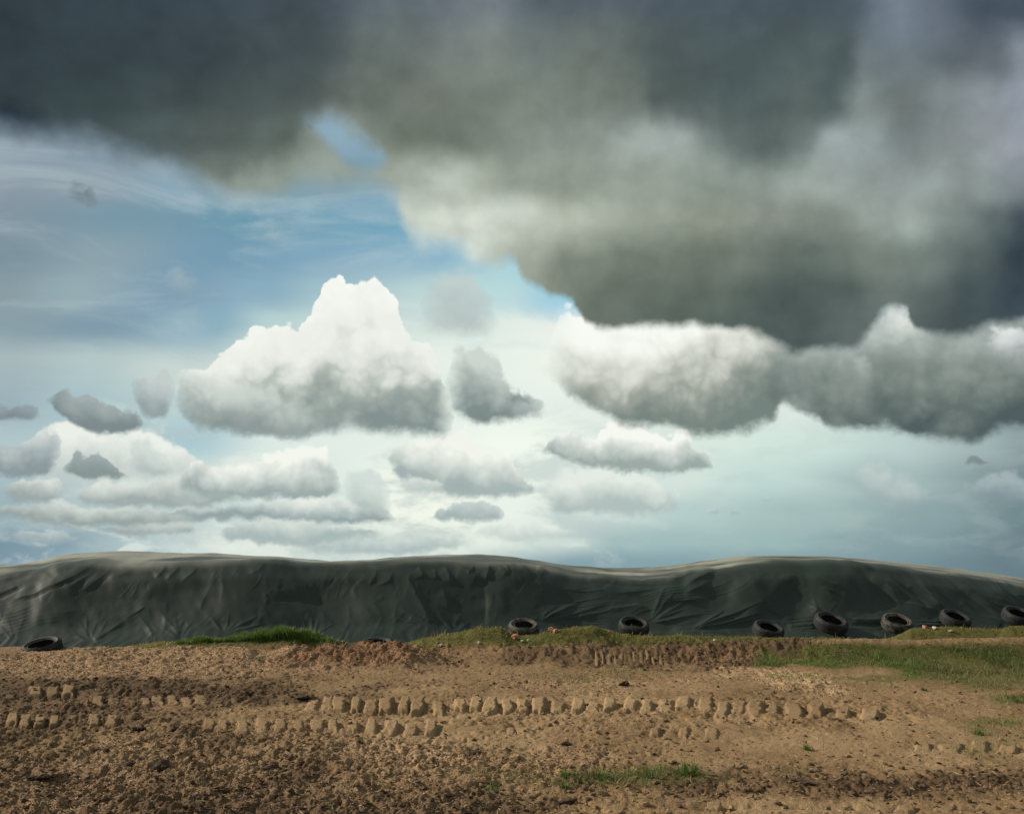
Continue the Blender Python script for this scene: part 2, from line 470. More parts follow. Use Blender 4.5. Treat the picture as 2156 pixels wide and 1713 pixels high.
cloud([(1790,775),(1800,752),(1822,745),(1838,765),(1842,800)], [(1790,785),(1810,808),(1842,806)], c2((222,227,223),(165,174,172)), 60, 'puff', 26, 26, .8)
cloud([(1845,700),(1860,655),(1885,640),(1920,650),(1950,690),(1975,715)], [(1845,715),(1880,740),(1930,735),(1975,720)], c2((238,240,236),(170,178,176)), 90, 'puff', 24, 40, .85)
cloud([(2060,720),(2100,690),(2160,680),(2300,670)], [(2060,735),(2110,770),(2160,775),(2300,770)], c2((232,234,236),(165,172,174)), 90, 'puff', 18, 40, .85)
# wisps on the blue
cloud([(146,405),(165,388),(190,392),(216,414)], [(146,412),(180,428),(216,420)], c2((112,127,134),(104,118,124)), 40, 'puff', 16, 14, .85)
cloud([(535,496),(560,480),(585,486),(602,504)], [(535,502),(570,518),(602,510)], c2((180,196,202),(160,180,190)), 40, 'puff', 18, 16, .7)
cloud([(340,600),(365,570),(395,568),(418,600)], [(340,608),(380,632),(418,615)], c2((165,182,190),(150,170,182)), 60, 'puff', 24, 24, .7)

# the dark deck over everything
DECK = [
 (-260, [(0, (40, 54, 68)), (700, (74, 85, 95)), (1078, (98, 107, 116)), (1500, (78, 90, 100)), (2156, (88, 98, 110))]),
 (0, [(0, (20, 32, 48)), (300, (38, 50, 62)), (600, (60, 70, 80)), (850, (88, 98, 108)), (1030, (106, 114, 124)), (1150, (80, 90, 101)), (1300, (75, 85, 97)), (1500, (70, 82, 94)), (1700, (68, 80, 92)), (1800, (75, 88, 100)), (1880, (110, 122, 136)), (1960, (98, 108, 122)), (2060, (68, 78, 92)), (2156, (66, 76, 90))]),
 (100, [(0, (22, 35, 48)), (200, (34, 47, 58)), (400, (42, 54, 64)), (600, (58, 68, 74)), (800, (84, 93, 95)), (950, (110, 118, 120)), (1050, (124, 131, 131)), (1110, (105, 115, 118)), (1250, (90, 98, 98)), (1400, (74, 84, 86)), (1550, (68, 80, 86)), (1700, (76, 88, 92)), (1780, (66, 78, 82)), (1820, (98, 108, 114)), (1900, (100, 110, 118)), (2000, (85, 95, 102)), (2080, (92, 100, 108)), (2156, (130, 138, 150))]),
 (200, [(0, (26, 38, 50)), (200, (42, 54, 58)), (400, (58, 68, 70)), (600, (72, 80, 80)), (700, (80, 88, 86)), (800, (98, 104, 100)), (900, (112, 118, 112)), (1050, (118, 126, 118)), (1200, (112, 120, 114)), (1300, (105, 112, 108)), (1400, (82, 92, 90)), (1550, (74, 86, 88)), (1650, (82, 94, 94)), (1700, (95, 106, 104)), (1750, (76, 88, 90)), (1820, (118, 128, 128)), (1900, (96, 104, 104)), (2000, (120, 128, 132)), (2080, (130, 138, 145)), (2156, (138, 146, 160))]),
 (290, [(0, (66, 80, 92)), (150, (74, 88, 96)), (300, (72, 84, 86)), (450, (88, 97, 94)), (600, (98, 108, 102)), (700, (132, 142, 138)), (850, (108, 116, 106)), (950, (100, 108, 98)), (1078, (128, 136, 128)), (1200, (140, 148, 142)), (1350, (150, 160, 158)), (1430, (150, 160, 160)), (1500, (118, 128, 126)), (1600, (92, 104, 102)), (1680, (110, 122, 120)), (1750, (140, 150, 152)), (1830, (135, 146, 148)), (1900, (120, 130, 132)), (2000, (128, 136, 138)), (2080, (135, 142, 148)), (2156, (140, 146, 158))]),
 (380, [(0, (110, 124, 134)), (350, (132, 144, 150)), (450, (120, 130, 124)), (600, (135, 145, 138)), (750, (142, 152, 145)), (850, (150, 158, 150)), (950, (172, 180, 172)), (1020, (150, 158, 148)), (1100, (135, 143, 134)), (1300, (142, 150, 142)), (1500, (128, 138, 132)), (1600, (132, 142, 138)), (1700, (145, 155, 152)), (1850, (140, 150, 150)), (1950, (138, 148, 148)), (2050, (128, 138, 138)), (2156, (112, 120, 128))]),
 (460, [(0, (130, 142, 150)), (500, (165, 178, 182)), (850, (190, 198, 190)), (950, (200, 206, 198)), (1050, (188, 195, 188)), (1100, (192, 199, 191)), (1200, (165, 172, 162)), (1350, (140, 148, 138)), (1500, (135, 142, 132)), (1650, (125, 132, 126)), (1750, (122, 130, 124)), (1830, (140, 150, 146)), (1900, (150, 160, 158)), (2000, (118, 128, 126)), (2100, (85, 96, 98)), (2156, (62, 74, 82))]),
 (540, [(0, (140, 150, 156)), (900, (185, 198, 200)), (1000, (190, 198, 192)), (1060, (175, 182, 172)), (1100, (148, 156, 146)), (1200, (118, 126, 116)), (1350, (105, 113, 104)), (1500, (104, 112, 104)), (1700, (92, 102, 98)), (1850, (110, 120, 114)), (1950, (105, 115, 112)), (2050, (82, 94, 94)), (2156, (50, 62, 70))]),
 (620, [(0, (140, 150, 156)), (1150, (135, 143, 132)), (1230, (100, 108, 100)), (1350, (88, 97, 90)), (1500, (88, 98, 92)), (1650, (76, 87, 86)), (1800, (82, 93, 92)), (1880, (106, 116, 114)), (1950, (85, 96, 94)), (2050, (68, 80, 84)), (2156, (52, 64, 74))]),
 (700, [(0, (140, 150, 156)), (1230, (95, 104, 98)), (1500, (76, 88, 84)), (1700, (72, 84, 84)), (1850, (88, 98, 98)), (2000, (70, 82, 84)), (2156, (60, 72, 82))]),
]
# the discrete clouds, in four sectors so that a ray only meets the clouds near it
def sector_clouds(keep):
    return [c for c in CLOUDS if keep(c)]


U_SPLIT, W_SPLIT = sky_uv(1120, 900)[0], sky_uv(1078, 905)[1]


def spans(c):
    q = [sky_uv(*p) for p in c[0] + c[1]]
    m = 75.0 if c[4] == 'puff' else 50.0
    us, ws = [a for a, _ in q], [b for _, b in q]
    return min(us) - m, max(us) + m, min(ws) - m, max(ws) + m


SECTORS = {}
for side in (0, 1):
    for band in (0, 1):
        tr = begin('clouds_%s_%s' % (('left', 'right')[side], ('low', 'high')[band]))
        sky = S['veil']
        for c in CLOUDS:
            a, b, lo, hi = spans(c)
            if (side == 0 and a > U_SPLIT) or (side == 1 and b < U_SPLIT):
                continue
            if (band == 0 and lo > W_SPLIT) or (band == 1 and hi < W_SPLIT):
                continue
            sky = add_cloud(sky, *c)
        # the lower a cloud stands, the farther off it is and the more air lies before it
        if band == 0:
            sky = mixc(smooth(S['w'], 300.0, 20.0, 0.0, 0.08), sky, S['veil'])
        group_out(tr, [('sky', RGB, sky)])
        SECTORS[side, band] = tr

tr = begin('cloud_deck')
deck_tree = tr
du = M('ADD', U0, M('ADD', M('MULTIPLY', S['ws_x'], .45), M('MULTIPLY', S['wm_x'], .9)))
dw = M('ADD', S['w'], M('ADD', M('MULTIPLY', S['ws_y'], .45), M('MULTIPLY', S['wm_y'], .9)))
DECK = [(py, [(px, (v[0] * 1.06 + 3, v[1] * 1.052 + 3.5, v[2] * 1.045 + 4)) for px, v in row]) for py, row in DECK]
deck_col = grid(DECK, du, dw)
gain = M('ADD', 1.0, M('MULTIPLY', S['relief'], 0.75))
gain = M('ADD', gain, M('MULTIPLY', M('SUBTRACT', S['billow'], 0.25), 0.10))
gain = M('ADD', gain, M('MULTIPLY', M('SUBTRACT', S['lump'], 0.5), 0.12))
gain = M('ADD', gain, M('MULTIPLY', M('SUBTRACT', S['ragged'], 0.5), 0.20))


def lobe(sky, edge_pts, rgb, soft_px, alpha, kind='puff'):
    """a darker mass of the deck hanging down to a billowed edge"""
    u_, w_ = S[kind + '_u'], S[kind + '_w']
    us = [sky_uv(*p)[0] for p in edge_pts]
    e_ = fcurve(u_, edge_pts)
    m = smooth(M('ADD', M('SUBTRACT', w_, e_), M('MULTIPLY', M('SUBTRACT', S['ragged'], 0.5), 60.0)), -soft_px * .6, soft_px)
    m = M('MULTIPLY', m, smooth(M('MINIMUM', M('SUBTRACT', u_, min(us)), M('SUBTRACT', max(us), u_)), 0.0, soft_px * 1.6))
    m = M('MULTIPLY', m, smooth(w_, sky_uv(1078, -60)[1], sky_uv(1078, 130)[1], 0.0, 1.0))
    return mixc(M('MULTIPLY', m, alpha), sky, lin(rgb))


deck_col = lobe(deck_col, [(1270, 120), (1340, 190), (1400, 262), (1460, 292), (1510, 330), (1570, 352), (1630, 360), (1690, 335), (1730, 288), (1780, 235), (1812, 140), (1850, 60)], (80, 92, 93), 58, .50)
deck_col = lobe(deck_col, [(700, 180), (760, 262), (830, 306), (920, 330), (1020, 338), (1120, 330), (1240, 322), (1320, 290), (1390, 210)], (112, 121, 115), 44, .40)
deck_col = lobe(deck_col, [(-200, 220), (0, 240), (120, 268), (230, 300), (330, 345), (430, 372), (560, 350), (640, 280), (700, 200)], (72, 84, 86), 36, .45)
deck_col = V('SCALE', deck_col)
put(deck_col.node.inputs['Scale'], gain)
group_out(tr, [('sky', RGB, deck_col)])

tr = begin('deck_mask')
mask_tree = tr
u, w = S['soft_u'], S['soft_w']
edge = fcurve(u, [(-700, 330), (-300, 260), (0, 280), (60, 288), (130, 294), (200, 306), (260, 334), (330, 364), (400, 398), (470, 425), (540, 418), (600, 408), (700, 402), (800, 408), (842, 432), (856, 484), (900, 512), (960, 524), (1010, 548), (1056, 545), (1076, 535), (1100, 562), (1140, 592), (1190, 607), (1215, 642), (1240, 674), (1290, 693), (1350, 682), (1420, 671), (1500, 681), (1580, 696), (1650, 719), (1720, 727), (1800, 716), (1850, 684), (1880, 655), (1900, 652), (1940, 692), (2020, 714), (2080, 702), (2156, 688), (2500, 690), (2900, 640)])
soft = smooth(U0, -350.0, 150.0, 46.0, 17.0)
da = smooth(M('DIVIDE', M('SUBTRACT', w, edge), soft), -0.75, 1.0)
hu, hw = S['puff_u'], S['puff_w']
ht = fcurve(hu, [(630, 246), (668, 248), (705, 255), (745, 277), (785, 308), (820, 334)])
hb = fcurve(hu, [(630, 250), (668, 274), (700, 308), (725, 338), (760, 352), (820, 342)])
hole = smooth(M('MINIMUM', M('SUBTRACT', ht, hw), M('SUBTRACT', hw, hb)), -26.0, 22.0)
inside = M('MULTIPLY', smooth(hu, sky_uv(620, 300)[0], sky_uv(680, 300)[0]), smooth(hu, sky_uv(826, 300)[0], sky_uv(790, 300)[0]))
da = M('SUBTRACT', da, M('MULTIPLY', M('MULTIPLY', hole, inside), 0.72), clamp=True)
group_out(tr, [('mask', FL, da)])

# away from the view the same broken cloud goes on all round
WT = bpy.data.node_groups.new('sky_all_round', 'ShaderNodeTree')
gi = WT.nodes.new('NodeGroupInput')
WT.interface.new_socket('direction', in_out='INPUT', socket_type=VC)
WT.interface.new_socket('blue', in_out='INPUT', socket_type=VC)
round_tree = WT
blue = gi.outputs['blue']
dxs, dys, dzs = sep(V('NORMALIZE', gi.outputs['direction']))
gz = M('MAXIMUM', dzs, 0.04)
gp = xyz(M('DIVIDE', dxs, gz), M('DIVIDE', dys, gz), 3.0)
g1, _ = noise(gp, 0.55, 6.0, 0.55, 0.3)
g2, _ = noise(V('ADD', gp, (-0.12, 0.05, 0.0)), 0.55, 4.0, 0.55, 0.3)
g_sh = M('ADD', M('MULTIPLY', M('SUBTRACT', g1, g2), 2.5), M('SUBTRACT', 1.25, g1), clamp=True)
g_col = ramp(g_sh, [(.35, lin((56, 68, 74))), (.6, lin((100, 111, 113))), (.8, lin((165, 173, 173))), (1, lin((230, 233, 230)))])
g_sky = mixc(smooth(g1, 0.36, 0.46), mixc(smooth(dzs, 0.0, 0.5), lin((190, 204, 206)), blue), g_col)
g_sky = mixc(smooth(dzs, 0.14, 0.02), g_sky, lin((165, 184, 190)))
group_out(WT, [('sky', RGB, g_sky)])

WT = bpy.data.node_groups.new('sky_where', 'ShaderNodeTree')
gi = WT.nodes.new('NodeGroupInput')
WT.interface.new_socket('direction', in_out='INPUT', socket_type=VC)
where_tree = WT
dxs, dys, dzs = sep(V('NORMALIZE', gi.outputs['direction']))
out_az = smooth(M('ABSOLUTE', M('ARCTAN2', dxs, dys)), R(31), R(44))
out_el = smooth(M('ARCSINE', dzs), R(38), R(54))
group_out(WT, [('beyond', FL, M('MAXIMUM', out_az, out_el)),
               ('right', FL, M('GREATER_THAN', M('ARCTAN2', dxs, dys), U_SPLIT / FPX)),
               ('high', FL, M('GREATER_THAN', M('ARCSINE', dzs), W_SPLIT / FPX))])

WT = world.node_tree


def grp(tree):
    n = WT.nodes.new('ShaderNodeGroup')
    n.node_tree = tree
    return n


def shade(col):
    b = WT.nodes.new('ShaderNodeBackground')
    b.inputs['Strength'].default_value = 1.0
    WT.links.new(col, b.inputs['Color'])
    return b.outputs[0]


def mixs(f, a, b):
    n = WT.nodes.new('ShaderNodeMixShader')
    WT.links.new(f, n.inputs[0])
    WT.links.new(a, n.inputs[1])
    WT.links.new(b, n.inputs[2])
    return n.outputs[0]


tc = WT.nodes.new('ShaderNodeTexCoord')
nb = grp(BASIS_TREE)
WT.links.new(tc.outputs['Generated'], nb.inputs[0])
nw = grp(where_tree)
WT.links.new(tc.outputs['Generated'], nw.inputs[0])
nr = grp(round_tree)
WT.links.new(tc.outputs['Generated'], nr.inputs['direction'])
WT.links.new(nb.outputs['blue'], nr.inputs['blue'])


def fed(tree):
    n = grp(tree)
    for name, _ in BASIS:
        WT.links.new(nb.outputs[name], n.inputs[name])
    return n


sec = {k: shade(fed(t).outputs[0]) for k, t in SECTORS.items()}
low = mixs(nw.outputs['right'], sec[0, 0], sec[1, 0])
high = mixs(nw.outputs['right'], sec[0, 1], sec[1, 1])
part = mixs(nw.outputs['high'], low, high)
part = mixs(fed(mask_tree).outputs[0], part, shade(fed(deck_tree).outputs[0]))
final = mixs(nw.outputs['beyond'], part, shade(nr.outputs[0]))
wo = WT.nodes.new('ShaderNodeOutputWorld')
WT.links.new(final, wo.inputs[0])

# ------------------------------------------------------------------ helpers
rng = np.random.default_rng(11)
_tab = np.random.default_rng(5).random((256, 256)).astype(np.float32)


def vnoise(x, y, seed=0):
    """smooth lattice noise in -1..1"""
    x = np.asarray(x, dtype=np.float64) + seed * 17.31
    y = np.asarray(y, dtype=np.float64) + seed * 7.77
    xi, yi = np.floor(x), np.floor(y)
    fx, fy = (x - xi).astype(np.float32), (y - yi).astype(np.float32)
    xi, yi = xi.astype(np.int64) & 255, yi.astype(np.int64) & 255
    x1, y1 = (xi + 1) & 255, (yi + 1) & 255
    fx = fx * fx * (3 - 2 * fx)
    fy = fy * fy * (3 - 2 * fy)
    a = _tab[yi, xi] * (1 - fx) + _tab[yi, x1] * fx
    b = _tab[y1, xi] * (1 - fx) + _tab[y1, x1] * fx
    return (a * (1 - fy) + b * fy) * 2 - 1


def fbm(x, y, octaves=4, seed=0, gain=0.5):
    s, a, f = 0.0, 1.0, 1.0
    for o in range(octaves):
        s = s + a * vnoise(x * f + o * 3.7, y * f - o * 5.1, seed + o)
        a *= gain
        f *= 2.03
    return s


def sstep(v, a, b):
    t = np.clip((v - a) / (b - a), 0, 1)
    return t * t * (3 - 2 * t)


def interp(x, pts):
    pts = sorted(pts)
    return np.interp(x, [p[0] for p in pts], [p[1] for p in pts])


def mesh_from(name, verts, faces, smooth=True):
    """verts (n,3); faces (m,3) or (m,4)"""
    verts = np.asarray(verts, dtype=np.float32)
    faces = np.asarray(faces, dtype=np.int32)
    m = bpy.data.meshes.new(name)
    k = faces.shape[1]
    m.vertices.add(len(verts))
    m.vertices.foreach_set('co', verts.ravel())
    m.loops.add(faces.size)
    m.loops.foreach_set('vertex_index', faces.ravel())
    m.polygons.add(len(faces))
    m.polygons.foreach_set('loop_start', np.arange(0, faces.size, k, dtype=np.int32))
    m.polygons.foreach_set('use_smooth', np.full(len(faces), smooth))
    m.update(calc_edges=True)
    return m


def grid_faces(nr, nc):
    i = np.arange((nr - 1) * nc).reshape(nr - 1, nc)[:, :-1].ravel()
    return np.stack([i, i + 1, i + nc + 1, i + nc], 1)


def color_attr(m, name, cols):
    a = m.color_attributes.new(name, 'FLOAT_COLOR', 'POINT')
    c = np.ones((len(m.vertices), 4), dtype=np.float32)
    c[:, :cols.shape[1]] = cols
    a.data.foreach_set('color', c.ravel())


def obj(name, m, mat, parent=None):
    o = bpy.data.objects.new(name, m)
    COL.objects.link(o)
    if mat and m and not m.materials:
        m.materials.append(mat)
    o.parent = parent
    return o


def tag(o, label=None, cat=None, group=None, kind=None):
    if label:
        o['label'] = label
    if cat:
        o['category'] = cat
    if group:
        o['group'] = group
    if kind:
        o['kind'] = kind
    return o


class Mat:
    """small wrapper round a node material"""

    def __init__(self, name):
        self.m = bpy.data.materials.new(name)
        self.m.use_nodes = True
        self.t = self.m.node_tree
        self.b = self.t.nodes['Principled BSDF']

    def n(self, kind, **kw):
        nd = self.t.nodes.new(kind)
        for k, v in kw.items():
            setattr(nd, k, v)
        return nd

    def link(self, a, b):
        self.t.links.new(a, b)

    def pos(self):
        return self.n('ShaderNodeNewGeometry').outputs['Position']

    def noise(self, scale, detail=4, rough=.55, vec=None):
        nd = self.n('ShaderNodeTexNoise')
        nd.inputs['Scale'].default_value = scale
        nd.inputs['Detail'].default_value = detail
        nd.inputs['Roughness'].default_value = rough
        self.link(vec if vec is not None else self.pos(), nd.inputs['Vector'])
        return nd.outputs[0]

    def ramp(self, v, stops):
        nd = self.n('ShaderNodeValToRGB')
        cr = nd.color_ramp
        for i, (p, c) in enumerate(stops):
            e = cr.elements[i] if i < 2 else cr.elements.new(p)
            e.position = p
            e.color = tuple(c) + (1,)
        self.link(v, nd.inputs[0])
        return nd.outputs[0]

    def mix(self, f, a, b, blend='MIX'):
        nd = self.n('ShaderNodeMix', data_type='RGBA', blend_type=blend)
        for s, v in ((nd.inputs[0], f), (nd.inputs[6], a), (nd.inputs[7], b)):
            if isinstance(v, bpy.types.NodeSocket):
                self.link(v, s)
            elif isinstance(v, (int, float)):
                s.default_value = v
            else:
                s.default_value = tuple(v) + (1,)
        return nd.outputs[2]

    def math(self, op, a, b, clamp=False):
        nd = self.n('ShaderNodeMath', operation=op, use_clamp=clamp)
        for s, v in ((nd.inputs[0], a), (nd.inputs[1], b)):
            if isinstance(v, bpy.types.NodeSocket):
                self.link(v, s)
            else:
                s.default_value = v
        return nd.outputs[0]

    def bump(self, h, strength, dist):
        nd = self.n('ShaderNodeBump')
        nd.inputs['Strength'].default_value = strength
        nd.inputs['Distance'].default_value = dist
        self.link(h, nd.inputs['Height'])
        self.link(nd.outputs[0], self.b.inputs['Normal'])

    def set(self, rough=.8, spec=.3, color=None):
        self.b.inputs['Roughness'].default_value = rough
        self.b.inputs['Specular IOR Level'].default_value = spec
        if color is not None:
            if isinstance(color, bpy.types.NodeSocket):
                self.link(color, self.b.inputs['Base Color'])
            else:
                self.b.inputs['Base Color'].default_value = tuple(color) + (1,)


# ------------------------------------------------------------------ materials
def ground_material():
    k = Mat('soil')
    att = k.n('ShaderNodeAttribute', attribute_name='zones')
    sp = k.n('ShaderNodeSeparateColor')
    k.link(att.outputs['Color'], sp.inputs[0])
    chip, grass, damp = sp.outputs[0], sp.outputs[1], sp.outputs[2]
    red = att.outputs['Alpha']
    n1 = k.noise(1.3, 5, .6)
    n2 = k.noise(11, 6, .62)
    n3 = k.noise(55, 5, .6)
    soil = k.ramp(n2, [(.25, (.132, .080, .038)), (.5, (.220, .139, .069)), (.75, (.310, .206, .108))])
    soil = k.mix(k.ramp(n1, [(.35, (0, 0, 0)), (.7, (.55, .55, .55))]), soil, (.345, .228, .120))
    dampc = k.ramp(n2, [(.25, (.058, .035, .020)), (.55, (.105, .064, .034)), (.8, (.170, .108, .057))])
    dry = k.n('ShaderNodeAttribute', attribute_name='dry')
    soil = k.mix(dry.outputs['Fac'], soil, (.420, .285, .155))
    fd = k.math('ADD', damp, k.math('MULTIPLY', k.math('SUBTRACT', n2, .5), 1.1), True)
    c = k.mix(fd, soil, dampc)
    vor = k.n('ShaderNodeTexVoronoi')
    vor.inputs['Scale'].default_value = 75
    vor.inputs['Randomness'].default_value = 1
    st = k.n('ShaderNodeVectorMath', operation='MULTIPLY')
    st.inputs[1].default_value = (1, .6, 1)
    k.link(k.pos(), st.inputs[0])
    k.link(st.outputs[0], vor.inputs['Vector'])
    vs = k.n('ShaderNodeSeparateColor')
    k.link(vor.outputs['Color'], vs.inputs[0])
    chipc = k.ramp(vs.outputs[0], [(0, (.150, .085, .042)), (.35, (.250, .150, .080)), (.7, (.350, .225, .125)), (1, (.520, .360, .210))])
    chipr = k.ramp(vs.outputs[0], [(0, (.070, .036, .020)), (.4, (.150, .076, .038)), (.8, (.260, .140, .070)), (1, (.420, .260, .140))])
    chipc = k.mix(red, chipc, chipr)
    chipc = k.mix(k.math('MULTIPLY', dry.outputs['Fac'], .7), chipc, (.58, .41, .225))
    fc = k.math('ADD', chip, k.math('MULTIPLY', k.math('SUBTRACT', n3, .5), 1.3), True)
    c = k.mix(k.math('MULTIPLY', fc, k.math('GREATER_THAN', chip, .02)), c, chipc)
    gr = k.ramp(n2, [(.3, (.060, .065, .016)), (.6, (.120, .110, .032)), (.8, (.160, .125, .060))])
    fg = k.math('ADD', grass, k.math('MULTIPLY', k.math('SUBTRACT', n3, .5), .8), True)
    c = k.mix(k.math('MULTIPLY', fg, k.math('GREATER_THAN', grass, .05)), c, gr)
    n4 = k.noise(120, 3, .6)
    c = k.mix(1.0, c, k.ramp(n4, [(.3, (.62, .60, .58)), (.52, (1, 1, 1)), (.75, (1.35, 1.35, 1.33))]), 'MULTIPLY')
    k.set(.95, .15, c)
    h = k.math('ADD', k.math('MULTIPLY', n2, .5), n3)
    k.bump(h, .7, .025)
    return k.m


def tarp_material():
    k = Mat('dark_green_plastic_sheet')
    n1 = k.noise(.7, 4, .6)
    n2 = k.noise(9, 5, .6)
    c = k.ramp(n1, [(.3, (.022, .034, .028)), (.7, (.028, .040, .032))])
    du = k.n('ShaderNodeAttribute', attribute_name='top_sheen')
    c = k.mix(du.outputs['Fac'], c, (.300, .295, .240))  # pale colour stands in for the bright sheen on the heap's top
    c = k.mix(k.math('MULTIPLY', k.ramp(n2, [(.58, (0, 0, 0)), (.8, (1, 1, 1))]), .06), c, (.075, .078, .062))
    k.set(.42, .19, c)
    r = k.n('ShaderNodeMapRange')
    k.link(n2, r.inputs[0])
    r.inputs[3].default_value = .46
    r.inputs[4].default_value = .54
    k.link(r.outputs[0], k.b.inputs['Roughness'])
    st = k.n('ShaderNodeVectorMath', operation='MULTIPLY')
    st.inputs[1].default_value = (6, 4, 4)
    k.link(k.pos(), st.inputs[0])
    fine = k.noise(1.6, 4, .55, st.outputs[0])
    k.bump(fine, .12, .02)
    return k.m


def rubber_material(name='weathered_rubber', mud=.66):
    k = Mat(name)
    n = k.noise(11, 6, .68)
    k.set(.75, .3, k.ramp(n, [(.35, (.016, .017, .018)), (mud - .08, (.030, .031, .031)), (mud + .06, (.110, .092, .066))]))
    k.bump(k.noise(90, 3), .2, .004)
    return k.m


def vcol_material(name, rough=.75, spec=.25, mottled=18.0, trans=0.0):
    k = Mat(name)
    att = k.n('ShaderNodeAttribute', attribute_name='tint')
    n = k.noise(mottled, 4, .6)
    c = k.mix(1.0, att.outputs['Color'], k.ramp(n, [(.25, (.72, .72, .72)), (.75, (1.2, 1.2, 1.2))]), 'MULTIPLY')
    k.set(rough, spec, c)
    if trans:
        tr = k.n('ShaderNodeBsdfTranslucent')
        k.link(c, tr.inputs[0])
        ms = k.n('ShaderNodeMixShader')
        ms.inputs[0].default_value = trans
        k.link(k.b.outputs[0], ms.inputs[1])
        k.link(tr.outputs[0], ms.inputs[2])
        k.link(ms.outputs[0], k.t.nodes['Material Output'].inputs[0])
    return k.m


def plain_material(name, stops, scale=20, rough=.85):
    k = Mat(name)
    n = k.noise(scale, 5, .6)
    k.set(rough, .2, k.ramp(n, stops))
    k.bump(n, .5, .01)
    return k.m


MAT_SOIL = ground_material()
MAT_TARP = tarp_material()
MAT_RUBBER = rubber_material()
MAT_RUBBER_DUSTY = rubber_material('dusty_rubber', .52)
MAT_CLOD = vcol_material('clod_earth', .95, .1, 40)
MAT_CHIP = vcol_material('wood_chip', .8, .2, 60)
MAT_GRASS = vcol_material('grass_blade', .55, .35, 5, .35)
MAT_BRICK = plain_material('broken_brick', [(.3, (.36, .15, .09)), (.6, (.48, .24, .15)), (.85, (.55, .38, .28))], 40)
MAT_STONE = plain_material('pale_stone', [(.3, (.34, .29, .22)), (.7, (.55, .49, .40))], 30)
MAT_STICK = plain_material('dry_stick', [(.3, (.34, .27, .18)), (.7, (.55, .47, .35))], 60)

# ------------------------------------------------------------------ ground
SLOPE = 0.042


def base_z(y):
    y = np.asarray(y, dtype=np.float64)
    return np.where(y < 21, -SLOPE * (21 - np.maximum(y, 4.0)), 0.0)


NC, Y0, YN, KY = 1150, 6.3, 22.6, 0.0021
NR = int(math.log(YN / Y0) / KY)
KY = math.log(YN / Y0) / (NR - 1)
WID = 0.63
yr = Y0 * np.exp(KY * np.arange(NR))
cc = np.linspace(-1, 1, NC)
GX = cc[None, :] * (yr[:, None] * WID)
GY = np.repeat(yr[:, None], NC, 1)
GB = base_z(GY)
BPX, BPY = proj(GX, GY, GB)           # where the bare slope would appear


def ground_py(y):
    return proj(0.0, y, base_z(y))[1]


def y_of(py):
    """distance of the bare slope under picture row py"""
    ys = np.linspace(5, 23, 3000)
    return np.interp(py, ground_py(ys)[::-1], ys[::-1])


def zone(cx, cy, rx, ry, soft=.5, jit=.45, seed=0, ang=0.0):
    """ragged soft-edged patch given in picture points"""
    c, s = math.cos(ang), math.sin(ang)
    dx, dy = BPX - cx, BPY - cy
    u, v = (dx * c + dy * s) / rx, (-dx * s + dy * c) / ry
    r = np.sqrt(u * u + v * v)
    r = r + jit * fbm(GX * 1.7, GY * 1.1, 4, 40 + seed)
    return 1 - sstep(r, 1 - soft, 1 + soft)


# --- ridge of soil and chips, and the grassed bank behind it: crest rows in picture points
RIDGE = [(-300, 1376), (0, 1373), (50, 1375), (86, 1374), (115, 1370), (155, 1362), (190, 1358), (240, 1361), (282, 1364), (345, 1361), (372, 1359), (396, 1361), (450, 1361), (510, 1357), (534, 1364), (558, 1368), (586, 1361), (606, 1353), (637, 1352), (655, 1357), (675, 1352), (706, 1346), (740, 1352), (765, 1351), (805, 1351), (833, 1346), (857, 1349), (881, 1357), (912, 1364), (940, 1371), (967, 1374), (1010, 1374), (1046, 1369), (1070, 1362), (1150, 1362), (1236, 1361), (1270, 1364), (1322, 1361), (1405, 1355), (1437, 1358), (1500, 1352), (1600, 1348), (1700, 1346), (1850, 1346), (1950, 1345), (2156, 1345), (2500, 1345)]
BANK = [(-300, 1372), (0, 1370), (240, 1364), (330, 1352), (430, 1341), (500, 1339), (540, 1336), (620, 1336), (690, 1344), (760, 1354), (860, 1347), (920, 1331), (1000, 1319), (1055, 1319), (1076, 1334), (1100, 1339), (1130, 1338), (1150, 1334), (1200, 1325), (1250, 1318), (1295, 1334), (1340, 1340), (1400, 1339), (1470, 1336), (1550, 1338), (1590, 1340), (1680, 1341), (1740, 1341), (1850, 1347), (1880, 1342), (1920, 1323), (1990, 1319), (2060, 1323), (2110, 1326), (2130, 1319), (2300, 1319), (2500, 1325)]
Y_RIDGE, Y_BANK = 18.5, 19.75
px_r = CX + FPX * GX / (GY * CP + (GB - CAM_Z) * SP)
zr = CAM_Z + ray(0, interp(px_r, RIDGE))[2] * Y_RIDGE - base_z(Y_RIDGE)
zb = CAM_Z + ray(0, interp(px_r, BANK))[2] * Y_BANK - base_z(Y_BANK)
zr = np.maximum(zr, 0)
zb = np.maximum(zb, 0)
left = sstep(BPX, 1000, 850)          # the long chip slope on the left
wf = .55 + .75 * left
ridge = zr * np.where(GY < Y_RIDGE, np.exp(-((Y_RIDGE - GY) / wf) ** 2), np.exp(-((GY - Y_RIDGE) / .42) ** 2))
bank = zb * np.where(GY < Y_BANK, np.exp(-((Y_BANK - GY) / .62) ** 2), np.exp(-((GY - Y_BANK) / .45) ** 2))
rise = np.maximum(ridge, bank)

